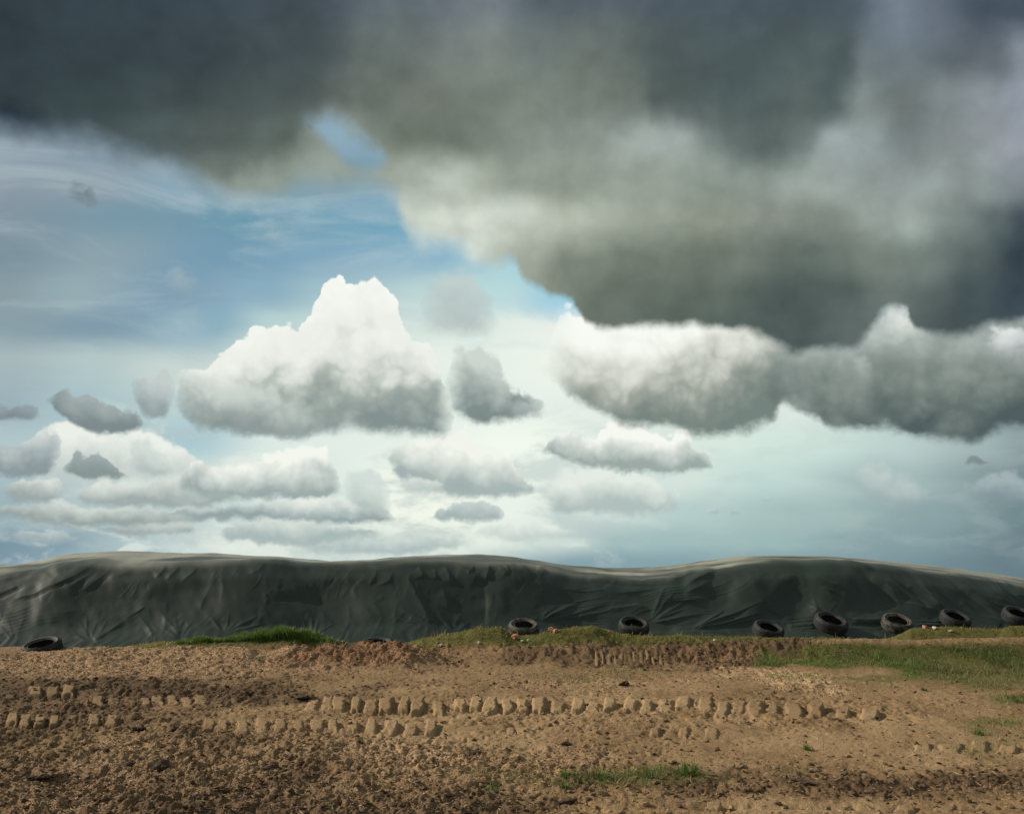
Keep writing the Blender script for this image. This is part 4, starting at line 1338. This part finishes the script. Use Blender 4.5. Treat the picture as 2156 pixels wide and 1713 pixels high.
def tyre_meshes(R0, W, rim, tag_):
    h = W / 2
    side = [(rim + .006, h * .62), (rim + .012, h * .80), (rim + .03, h * .90), (rim + .05, h * .985), ((R0 + rim) / 2 + .01, h * 1.04),
            (R0 - .055, h * 1.0), (R0 - .032, h * .93), (R0 - .016, h * .80)]
    up = side + [(R0 - .024, h * .78), (R0 - .05, h * .86), ((R0 + rim) / 2, h * .93), (rim + .04, h * .84), (rim + .02, h * .70), (rim + .006, h * .62)]
    v, f = lathe(up)
    top = mesh_from('sidewall' + tag_, v, f)
    # raised rings on the side wall are part of the wall
    low = mesh_from('sidewall' + tag_, v * np.array([1, 1, -1]), f[:, ::-1])
    casing = [(R0 - .020, h * .82), (R0 - .010, h * .6), (R0 - .008, h * .2), (R0 - .008, -h * .2), (R0 - .010, -h * .6), (R0 - .020, -h * .82),
              (R0 - .034, -h * .80), (R0 - .026, -h * .5), (R0 - .024, 0), (R0 - .026, h * .5), (R0 - .034, h * .80), (R0 - .020, h * .82)]
    vs, fs = [], []
    cv, cf = lathe(casing)
    vs.append(cv)
    fs.append(cf)
    off = len(cv)
    # tread blocks in five rows, slanted, with grooves between
    nb = 46
    for ri, (za, zb, sl) in enumerate(((-.86, -.56, .35), (-.50, -.18, .5), (-.12, .12, -.5), (.18, .50, -.5), (.56, .86, -.35))):
        for i in range(nb):
            a0 = 2 * math.pi * (i + .5 * (ri % 2)) / nb
            da = 2 * math.pi / nb * (.40 if ri != 2 else .46)
            pts = []
            for r in (R0 - .012 - (.012 if ri in (0, 4) else 0), R0 - (.010 if ri in (0, 4) else 0)):
                for (sg, zz) in ((-1, za), (1, za), (1, zb), (-1, zb)):
                    rr = r - (.010 if abs(zz) > .8 else 0)
                    an = a0 + sg * da + sl * (zz - (za + zb) / 2) * 2 * math.pi / nb
                    pts.append((rr * math.cos(an), rr * math.sin(an), zz * h))
            vs.append(np.array(pts))
            fs.append(np.array([(4, 5, 6, 7), (0, 1, 5, 4), (1, 2, 6, 5), (2, 3, 7, 6), (3, 0, 4, 7)]) + off)
            off += 8
    tread = mesh_from('tread' + tag_, np.concatenate(vs), np.concatenate(fs))
    tread.polygons.foreach_set('use_smooth', np.concatenate([np.full(len(cf), True), np.full(len(tread.polygons) - len(cf), False)]))
    bead_p = [(rim - .006 + .010 * math.cos(t), h * .66 + .012 * math.sin(t)) for t in np.linspace(0, 2 * math.pi, 9)]
    v, f = lathe(bead_p)
    bead = mesh_from('bead' + tag_, v, f)
    bead_low = mesh_from('bead' + tag_, v * np.array([1, 1, -1]), f[:, ::-1])
    return top, low, tread, bead, bead_low


T_CAR = tyre_meshes(.318, .205, .205, '')
T_DUSTY = tyre_meshes(.318, .205, .205, '_dusty')
T_BIG = tyre_meshes(.375, .225, .255, '_wide')
TYRES = [  # px, py of the hole's middle, distance, tilt to the viewer, roll (right side down), scale, big, label
    (86, 1352, 19.85, 17, -6, 1.0, True, 'flat black tyre at the foot of the sheet, the leftmost one, behind the chips'),
    (795, 1347, 19.85, 8, 0, 1.0, False, 'black tyre almost hidden behind the reddish brown chip heap'),
    (1103, 1312, 20.35, 21, 1, 1.0, False, 'black car tyre on the mossy bank beside broken bricks'),
    (1335, 1309, 20.48, 25, 2, 1.0, False, 'black car tyre on the sheet\'s foot right of a pale stick'),
    (1620, 1317, 20.35, 23, 9, 1.0, False, 'low black tyre sunk behind grass, left of the biggest leaning tyre'),
    (1752, 1301, 20.60, 25, 9, 1.09, False, 'largest leaning tyre in the row of five at the right'),
    (1891, 1303, 20.55, 26, 3, 1.0, False, 'dusty tyre with worn pale tread, left of the tall mossy bank'),
    (2014, 1294, 20.80, 24, 9, .98, False, 'black tyre half buried behind the mossy bank, second from the right edge'),
    (2146, 1288, 20.85, 25, 6, 1.0, False, 'black tyre cut by the right edge of the picture'),
]
for i, (px, py, d, tilt, roll, sc, big, label) in enumerate(TYRES):
    src = T_BIG if big else (T_DUSTY if i in (2, 6) else T_CAR)
    e = bpy.data.objects.new('tyre', None)
    COL.objects.link(e)
    e.empty_display_size = .2
    h = (.225 if big else .205) / 2 * sc
    x, y, z = at(px, py, d)
    rot = bpy.context.evaluated_depsgraph_get and None
    import mathutils
    eu = mathutils.Euler((R(tilt), R(roll), R(37 * i)), 'XYZ')
    eu = (mathutils.Euler((R(tilt), 0, 0)).to_matrix() @ mathutils.Euler((0, R(roll), 0)).to_matrix() @ mathutils.Euler((0, 0, R(37 * i))).to_matrix())
    nz = eu @ mathutils.Vector((0, 0, 1))
    # the Empty sits at the underside of the tyre, the hole's middle on top
    e.location = mathutils.Vector((x, y, z)) - nz * (2 * h)
    e.rotation_euler = eu.to_euler()
    e.scale = (sc, sc, sc)
    tag(e, label, 'tyre', 'old tyres weighing down the sheet')
    for m, nm in zip(src, ('sidewall', 'sidewall', 'tread', 'bead', 'bead')):
        c = obj(nm, m, MAT_RUBBER_DUSTY if src is T_DUSTY else MAT_RUBBER, e)
        c.location = (0, 0, h / sc)

# ------------------------------------------------------------------ loose stuff on the ground
def ico(sub=0):
    t = (1 + 5 ** .5) / 2
    v = np.array([(-1, t, 0), (1, t, 0), (-1, -t, 0), (1, -t, 0), (0, -1, t), (0, 1, t), (0, -1, -t), (0, 1, -t), (t, 0, -1), (t, 0, 1), (-t, 0, -1), (-t, 0, 1)], float)
    v /= np.linalg.norm(v[0])
    f = [(0, 11, 5), (0, 5, 1), (0, 1, 7), (0, 7, 10), (0, 10, 11), (1, 5, 9), (5, 11, 4), (11, 10, 2), (10, 7, 6), (7, 1, 8), (3, 9, 4), (3, 4, 2), (3, 2, 6), (3, 6, 8), (3, 8, 9), (4, 9, 5), (2, 4, 11), (6, 2, 10), (8, 6, 7), (9, 8, 1)]
    for _ in range(sub):
        nv, nf, mid = [tuple(p) for p in v], [], {}

        def mp(a, b):
            k = (min(a, b), max(a, b))
            if k not in mid:
                p = (np.array(nv[a]) + np.array(nv[b])) / 2
                nv.append(tuple(p / np.linalg.norm(p)))
                mid[k] = len(nv) - 1
            return mid[k]
        for a, b, c in f:
            x, y, z = mp(a, b), mp(b, c), mp(c, a)
            nf += [(a, x, z), (b, y, x), (c, z, y), (x, y, z)]
        v, f = np.array(nv), nf
    return v, np.array(f)


ICO0, ICO1 = ico(0), ico(1)


def scatter(n, weight, ymin=7.2, ymax=19.3, seed=0, xlim=.61):
    """random ground points, likelier where the weight field is high, even in picture rows"""
    r = np.random.default_rng(seed)
    xs, ys = [], []
    got = 0
    while got < n:
        m = n * 4
        y = ymin * (ymax / ymin) ** r.random(m)
        x = (r.random(m) * 2 - 1) * y * xlim
        k = r.random(m) < sample(weight, x, y)
        xs.append(x[k])
        ys.append(y[k])
        got += k.sum()
        if len(xs) > 60:
            break
    return np.concatenate(xs)[:n], np.concatenate(ys)[:n]


def rotmats(n, r, flat=.5):
    a = r.random(n) * 2 * math.pi
    b = (r.random(n) - .5) * 2 * flat
    c = (r.random(n) - .5) * 2 * flat
    ca, sa, cb, sb, c_, s_ = np.cos(a), np.sin(a), np.cos(b), np.sin(b), np.cos(c), np.sin(c)
    z, o = np.zeros(n), np.ones(n)
    A = np.stack([ca, -sa, z, sa, ca, z, z, z, o], -1).reshape(n, 3, 3)
    Bm = np.stack([o, z, z, z, cb, -sb, z, sb, cb], -1).reshape(n, 3, 3)
    C = np.stack([c_, z, s_, z, o, z, -s_, z, c_], -1).reshape(n, 3, 3)
    return A @ Bm @ C


def many(name, tv, tf, pos, scale, rots, tint, mat, jitter=0.0, seed=0, smooth=False):
    r = np.random.default_rng(seed)
    n = len(pos)
    v = np.repeat(tv[None], n, 0)
    if jitter:
        v = v * (1 + jitter * (r.random((n, len(tv), 1)) - .5) * 2)
    v = v * scale[:, None, :]
    v = np.einsum('nij,nkj->nki', rots, v) + pos[:, None, :]
    f = (tf[None] + (np.arange(n) * len(tv))[:, None, None]).reshape(-1, tf.shape[1])
    m = mesh_from(name, v.reshape(-1, 3), f, smooth)
    color_attr(m, 'tint', np.repeat(tint, len(tv), 0))
    return obj(name, m, mat)


# crumbs and clods of earth
wgt = np.clip(.15 + .75 * rough + .3 * damp, 0, 1) * (1 - .8 * pad_m) * (1 - .75 * grass) * (1 - .4 * sand)
n = 16000
x, y = scatter(n, wgt, seed=1)
n = len(x)
r = np.random.default_rng(2)
s = .005 + .026 * r.random(n) ** 3.6
dz = sample(damp, x, y)
tint = (np.array([.21, .136, .080])[None] * (1 - dz[:, None]) + np.array([.090, .058, .036])[None] * dz[:, None]) * (.45 + 1.0 * r.random((n, 1)))
pos = np.stack([x, y, hz(x, y) + s * .25], -1)
o = many('soil_crumbs', *ICO0, pos, np.stack([s * (.8 + .7 * r.random(n)), s * (.8 + .5 * r.random(n)), s * (.5 + .35 * r.random(n))], -1), rotmats(n, r), tint, MAT_CLOD, .35, 3)
tag(o, 'crumbs of brown earth scattered over the churned ground', 'soil', kind='stuff')

# chips
wgt = np.clip(chip * 1.1 + .035, 0, 1) * (1 - .6 * pad_m) * (1 - .8 * grass)
n = 20000
x, y = scatter(n, wgt, seed=4, ymax=18.9)
n = len(x)
r = np.random.default_rng(5)
box = np.array([(-1, -1, -1), (1, -1, -1), (1, 1, -1), (-1, 1, -1), (-1, -1, 1), (1, -1, 1), (1, 1, 1), (-1, 1, 1)], float)
boxf = np.array([(0, 3, 2, 1), (4, 5, 6, 7), (0, 1, 5, 4), (1, 2, 6, 5), (2, 3, 7, 6), (3, 0, 4, 7)])
L = .006 + .011 * r.random(n) ** 2
sc = np.stack([L, L * (.25 + .3 * r.random(n)), L * .14 + .001], -1)
rd = sample(redchip, x, y)[:, None]
tone = r.random((n, 1))
tint = (np.array([.24, .145, .078]) + tone ** 2 * np.array([.28, .22, .15])) * (1 - rd) + (np.array([.13, .07, .036]) + tone ** 3 * np.array([.30, .2, .12])) * rd
pos = np.stack([x, y, hz(x, y) + .004 + .004 * r.random(n)], -1)
o = many('wood_chips', box, boxf, pos, sc, rotmats(n, r, .6), tint, MAT_CHIP, .25, 6)
tag(o, 'tan and reddish wood chips strewn and heaped on the ground', 'wood chips', kind='stuff')


# broken straw
x, y = scatter(3500, np.clip(.25 + .5 * chip + .4 * damp, 0, 1) * (1 - .7 * pad_m), seed=41, ymax=16.5)
n = len(x)
r = np.random.default_rng(42)
L = .012 + .03 * r.random(n) ** 2
tint = np.array([.46, .36, .20]) * (.5 + .8 * r.random((n, 1)))
o = many('straw', box, boxf, np.stack([x, y, hz(x, y) + .006], -1), np.stack([L, .0016 + .001 * r.random(n), np.full(n, .0016)], -1), rotmats(n, r, .35), tint, MAT_CHIP, 0, 43)
tag(o, 'pale broken straw lying over the brown soil', 'straw', kind='stuff')


# grass blades
def blades(name, x, y, z, height, tint, seed, lean=.5, width=.0045):
    r = np.random.default_rng(seed)
    n = len(x)
    a = r.random(n) * 2 * math.pi
    tl = r.random(n) * lean
    dirx, diry = np.cos(a), np.sin(a)
    wx, wy = -np.sin(a + r.normal(0, .8, n)), np.cos(a + r.normal(0, .8, n))
    w = width * (.7 + .6 * r.random(n))
    P = []
    for t, wf in ((0, 1.0), (.55, .75), (1, 0)):
        bend = height * (tl * t + .5 * tl * t * t)
        cx, cy = x + dirx * bend, y + diry * bend
        cz = z + height * (t - .28 * tl * t * t) - .01
        if wf:
            P.append(np.stack([cx - wx * w * wf, cy - wy * w * wf, cz], -1))
            P.append(np.stack([cx + wx * w * wf, cy + wy * w * wf, cz], -1))
        else:
            P.append(np.stack([cx, cy, cz], -1))
    v = np.stack(P, 1)
    f = np.array([(0, 1, 3), (0, 3, 2), (2, 3, 4)])
    ff = (f[None] + (np.arange(n) * 5)[:, None, None]).reshape(-1, 3)
    m = mesh_from(name, v.reshape(-1, 3), ff, True)
    color_attr(m, 'tint', np.repeat(tint, 5, 0))
    return m


def grass_tint(n, r, dry=.2, lush=.5):
    g = np.array([.085, .125, .026]) * (1 - lush) + np.array([.095, .165, .028]) * lush
    t = g[None] * (.65 + .7 * r.random((n, 1)))
    k = r.random(n) < dry
    t[k] = np.array([.20, .155, .070]) * (.6 + .6 * r.random((k.sum(), 1)))
    return t


# moss and short turf on the bank
wb_ = sstep(GY, 18.95, 19.3) * sstep(bank, .02, .08) * sstep(GY, 20.45, 20.2)
x, y = scatter(30000, wb_, 18.9, 20.5, 7)
r = np.random.default_rng(8)
n = len(x)
crest_up = sstep(sample(bank, x, y) / np.maximum(sample(zb, x, y), .05), .35, .9)
lush = sstep(fbm(x * .9, y * 2, 3, 90), -.3, .5) * (1 - .6 * crest_up)
tint = grass_tint(n, r, .18, .5)
olive = np.array([.300, .250, .062]) * (.6 + .7 * r.random((n, 1)))
tint = tint * lush[:, None] + olive * (1 - lush[:, None])
hgt = (.020 + .034 * r.random(n)) * (.7 + .8 * lush) * (.6 + 1.1 * sstep(fbm(x * 3, y * 3, 4, 91), -.2, .8))
long_ = r.random(n) < .03
hgt[long_] *= 2.6
tint[long_] = np.array([.24, .20, .10])
o = obj('bank_turf', blades('bank_turf', x, y, hz(x, y), hgt, tint, 9, .9, .006), MAT_GRASS)
tag(o, 'short mossy turf on the low bank in front of the sheet', 'turf', kind='stuff')

# tall grass behind the chips, left of the middle
r = np.random.default_rng(10)
n = 10000
pxs = np.clip(r.normal(590, 62, n), 440, 712)
k = r.random(n) < .22
pxs[k] = r.uniform(380, 500, k.sum())
y = 19.45 + .38 * r.random(n)
x = (pxs - CX) / FPX * y * CP
top_py = interp(pxs, [(380, 1344), (430, 1336), (470, 1338), (500, 1331), (540, 1319), (575, 1315), (620, 1318), (660, 1322), (690, 1331), (715, 1345)])
zt = CAM_Z + ray(0, top_py)[2] * y
zg = hz(x, y)
hgt = np.clip(zt - zg, .04, .42) * (.45 + .6 * r.random(n)) * (.7 + .55 * sstep(fbm(x * 4, y * 3, 3, 97), -.6, .7))
o = obj('tall_grass', blades('tall_grass', x, y, zg, hgt, grass_tint(n, r, .06, .8) * 1.1, 11, .45, .006), MAT_GRASS)
tag(o, 'lush dark green grass standing tall behind the chip heap', 'grass', kind='stuff')

# field grass at the right and thin grass elsewhere
wg = np.clip(grass * sstep(GY, 19.1, 18.9), 0, 1) ** 1.3
x, y = scatter(42000, wg, 7.4, 19.1, 12)
r = np.random.default_rng(13)
n = len(x)
dead = sample(pine, x, y)
tint = grass_tint(n, r, .24, .55) * 1.4
mixd = (r.random(n) < dead * .55)
tint[mixd] = np.array([.15, .105, .060]) * (.5 + .7 * r.random((mixd.sum(), 1)))
hgt = .028 + .06 * r.random(n) ** 2
near = y < 11
hgt[near] *= .9
wg_s = sample(wg, x, y)
fore = y < 12
keep = np.ones(n, bool)
keep = r.random(n) < .25 + .75 * sstep(fbm(x * 2.0, y * 1.3, 4, 99), -.35, .35)
keep[fore] = r.random(fore.sum()) < .15 + .85 * sstep(fbm(x[fore] * 2.4, y[fore] * 1.6, 4, 98), -.05, .5)
tint[fore] *= np.array([1.0, .72, 1.0])
hgt *= .65 + .9 * sstep(fbm(x * 1.6, y * 1.2, 4, 95), -.1, .7)
tint *= (.8 + .5 * sstep(fbm(x * 1.1 + 4, y * .9, 4, 96), -.5, .6))[:, None]
hgt = hgt * (.6 + .5 * wg_s)
hgt[fore] *= 1.25
x, y, hgt, tint = x[keep], y[keep], hgt[keep], tint[keep]
o = obj('field_grass', blades('field_grass', x, y, hz(x, y), hgt, tint, 14, .9, .0042), MAT_GRASS)
tag(o, 'patchy green grass growing through the trodden earth', 'grass', kind='stuff')

# separate tufts that can be told apart
TUFTS = [
    (1450, 1625, .17, 90, 'upright grass tuft right of the foreground grass patch'),
    (1365, 1632, .13, 60, 'spiky grass tuft in the middle of the foreground grass patch'),
    (1270, 1640, .12, 60, 'spreading grass tuft at the right end of the foreground grass strip'),
    (1190, 1630, .09, 60, 'dull grass tuft at the left of the foreground grass patch'),
    (1185, 1662, .09, 40, 'low bright tuft below the foreground grass patch'),
    (1040, 1660, .11, 26, 'small bright green leafy tuft alone left of the foreground grass'),
    (1700, 1579, .08, 60, 'small green tuft on bare sandy ground below the tyre prints'),
    (2062, 1550, .09, 60, 'bright green tuft at the right above large tyre prints'),
    (1945, 1458, .07, 60, 'flat dark green tuft below the right grass field'),
    (2140, 1480, .08, 70, 'green tuft at the right edge below the grass field'),
    (1312, 1400, .08, 30, 'tiny green sprig in the far tyre track'),
    (1820, 1360, .12, 90, 'dark green tuft at the edge of the right grass field'),
    (545, 1398, .09, 40, 'small green tuft at the foot of the chip heap'),
    (700, 1706, .06, 30, 'faint green sprig in dark soil at the left foreground'),
]
for i, (px, py, hgt, nb, label) in enumerate(TUFTS):
    yy = float(y_of(py))
    xx = (px - CX) / FPX * (yy * CP + (base_z(yy) - CAM_Z) * SP)
    r = np.random.default_rng(100 + i)
    sp = hgt * .45
    bx, by = r.normal(0, sp * .6, nb), r.normal(0, sp * .6, nb)
    gz0 = float(hz(xx, yy))
    zz = hz(xx + bx, yy + by) - gz0
    m = blades('grass_tuft', bx, by, zz, hgt * (.45 + .65 * r.random(nb)), grass_tint(nb, r, .08, .8), 200 + i, 1.1, .005)
    o = obj('grass_tuft', m, MAT_GRASS)
    o.location = (xx, yy, gz0)
    tag(o, label, 'grass tuft', 'single grass tufts')


# broken bricks and stones on the bank, larger clods in the field
def rock(name, seed, size, mat, blocky=.5, lumps=1):
    """a chipped block, or a crumbly clod of several lumps grown together"""
    r = np.random.default_rng(seed)
    size = np.array(size)
    vs, fs, off = [], [], 0
    for i in range(lumps):
        v, f = ICO1
        c = np.sign(v) * np.abs(v) ** (1 - .6 * blocky)
        c = c * (1 + .26 * (r.random((len(v), 1)) - .5) * 2)
        k = 1.0 if lumps == 1 else (.75 if i == 0 else r.uniform(.22, .5))
        c = c * size / 2 * k
        if i:
            an = r.uniform(0, 6.28)
            c = c + np.array([math.cos(an), math.sin(an), 0]) * size / 2 * r.uniform(.5, 1.05)
            c[:, 2] += size[2] * r.uniform(-.1, .12)
        vs.append(c)
        fs.append(f + off)
        off += len(v)
    c = np.concatenate(vs)
    c[:, 2] -= vs[0][:, 2].min() + size[2] * (.18 if lumps == 1 else .22)
    m = mesh_from(name, c, np.concatenate(fs), False)
    return obj(name, m, mat)


def on_bank(px, py, d=None):
    """first point of the ground that the picture point meets"""
    a, _, c = ray(px, py)
    ys = np.linspace(7, 20.6, 4000)
    hit = hz(a * ys, ys) >= CAM_Z + c * ys
    i = int(np.argmax(hit)) if hit.any() else len(ys) - 1
    return a * ys[i], ys[i], float(hz(a * ys[i], ys[i]))


BITS = [
    ('broken_brick', 1160, 1330, (.11, .08, .10), 'upright broken orange brick, left one of a pair on the mossy bank'),
    ('broken_brick', 1171, 1332, (.10, .08, .09), 'broken orange brick, right one of a pair on the mossy bank'),
    ('broken_brick', 1125, 1330, (.10, .08, .06), 'small brick piece against the front of the middle tyre'),
    ('broken_brick', 1084, 1343, (.12, .09, .09), 'rounded brick piece below the middle tyre on the bank'),
    ('stone', 1100, 1351, (.14, .08, .05), 'pale flat stone below the middle tyre'),
    ('stone', 1112, 1349, (.06, .05, .05), 'tiny pale stone beside the pale flat stone'),
    ('broken_brick', 981, 1326, (.12, .09, .06), 'brick piece at the left crest of the mossy bank'),
    ('stone', 1008, 1354, (.07, .06, .04), 'pale pebble low on the mossy bank left of the tyre'),
    ('stone', 927, 1360, (.12, .08, .05), 'tan stone at the grass edge beside the reddish chips'),
    ('stone', 1484, 1338, (.06, .05, .05), 'small pale stone on the bank right of the second middle tyre'),
    ('stone', 1506, 1349, (.09, .07, .05), 'pinkish stone on the bank above the ploughed strip'),
    ('broken_brick', 1947, 1322, (.08, .07, .06), 'small pink brick chip left of the white stones near the right tyres'),
    ('stone', 1968, 1323, (.16, .08, .05), 'flat white stone on the bank between two right tyres'),
    ('stone', 2001, 1329, (.10, .07, .04), 'white stone lying in front of the half buried tyre'),
    ('broken_brick', 1720, 1334, (.16, .10, .08), 'earthy brick lump in the grass below the largest tyre'),
]
for i, (nm, px, py, size, label) in enumerate(BITS):
    o = rock(nm, 300 + i, size, MAT_BRICK if nm == 'broken_brick' else MAT_STONE, .8 if nm == 'broken_brick' else .3)
    o.location = on_bank(px, py)
    o.rotation_euler = (prand.uniform(-.3, .3), prand.uniform(-.3, .3), prand.uniform(0, 3))
    tag(o, label, 'brick' if nm == 'broken_brick' else 'stone', 'rubble on the grassed bank')

MAT_DARKCLOD = plain_material('damp_clod', [(.3, (.036, .024, .016)), (.6, (.070, .045, .028)), (.85, (.13, .086, .052))], 30)
CLODS = [
    (635, 1472, (.30, .22, .10), 'large flat dark clod above the left tyre prints'),
    (1316, 1442, (.16, .12, .10), 'lone dark clod on the sandy ground above the middle prints'),
    (295, 1538, (.16, .13, .09), 'dark clod below the left row of prints'),
    (365, 1538, (.18, .13, .10), 'dark clod beside another below the left row of prints'),
    (340, 1615, (.26, .18, .12), 'big black clod at the centre of the dark left foreground'),
    (270, 1612, (.16, .13, .09), 'smaller black clod just left of the big black clod'),
    (570, 1620, (.20, .14, .10), 'dark lump beside the pale chips in the left foreground'),
    (1190, 1568, (.16, .10, .07), 'dark scraped lump at the centre of the field'),
    (1000, 1588, (.15, .11, .08), 'dark lump below and left of the scraped central lump'),
    (1195, 1690, (.16, .11, .08), 'black lump at the bottom edge below the grass'),
    (1690, 1648, (.26, .12, .06), 'long dark scrap of matted straw in the right foreground'),
    (90, 1640, (.22, .15, .09), 'black clod low at the left edge'),
    (1845, 1512, (.08, .06, .05), 'round grey brown pebble right of the upper track'),
]
for i, (px, py, size, label) in enumerate(CLODS):
    o = rock('clod', 400 + i, size, MAT_DARKCLOD, .1, 9)
    o.location = on_bank(px, py)
    o.rotation_euler = (prand.uniform(-.2, .2), prand.uniform(-.2, .2), prand.uniform(0, 3))
    tag(o, label, 'clod', 'larger clods of earth')

# pale sticks
for i, (pa, pb, th, label) in enumerate((((1314, 1330), (1330, 1313), .012, 'pale dry stick poking up from the bank left of a tyre'),
                                        ((1265, 1430), (1282, 1440), .010, 'thin pale twig lying above the middle tyre prints'),
                                        ((1805, 1601), (1822, 1592), .010, 'short pale twig on bare ground in the right foreground'),
                                        ((1475, 1620), (1530, 1622), .006, 'long dry straw lying right of the grass tuft'))):
    xa, ya, za = on_bank(*pa)
    if i == 0:
        xb, yb, zb_ = at(pb[0], pb[1], ya + .05)
    else:
        xb, yb, zb_ = on_bank(*pb)
    va, vb = np.array([xa, ya, za + .004]), np.array([xb, yb, zb_ + .01])
    ax = (vb - va) / np.linalg.norm(vb - va)
    n1 = np.cross(ax, [0, .3, 1]); n1 /= np.linalg.norm(n1)
    n2 = np.cross(ax, n1)
    ring, fs = [], []
    for j, t in enumerate((0, .3, .6, 1)):
        c = va + (vb - va) * t + n2 * .02 * math.sin(t * 3)
        for q in range(6):
            an = q * math.pi / 3
            ring.append(c + (n1 * math.cos(an) + n2 * math.sin(an)) * th * (1 - .55 * t))
        if j:
            for q in range(6):
                b0, b1 = (j - 1) * 6, j * 6
                fs.append((b0 + q, b0 + (q + 1) % 6, b1 + (q + 1) % 6, b1 + q))
    m = mesh_from('stick', np.array(ring) - va, np.array(fs))
    o = obj('stick', m, MAT_STICK)
    o.location = va
    tag(o, label, 'stick')
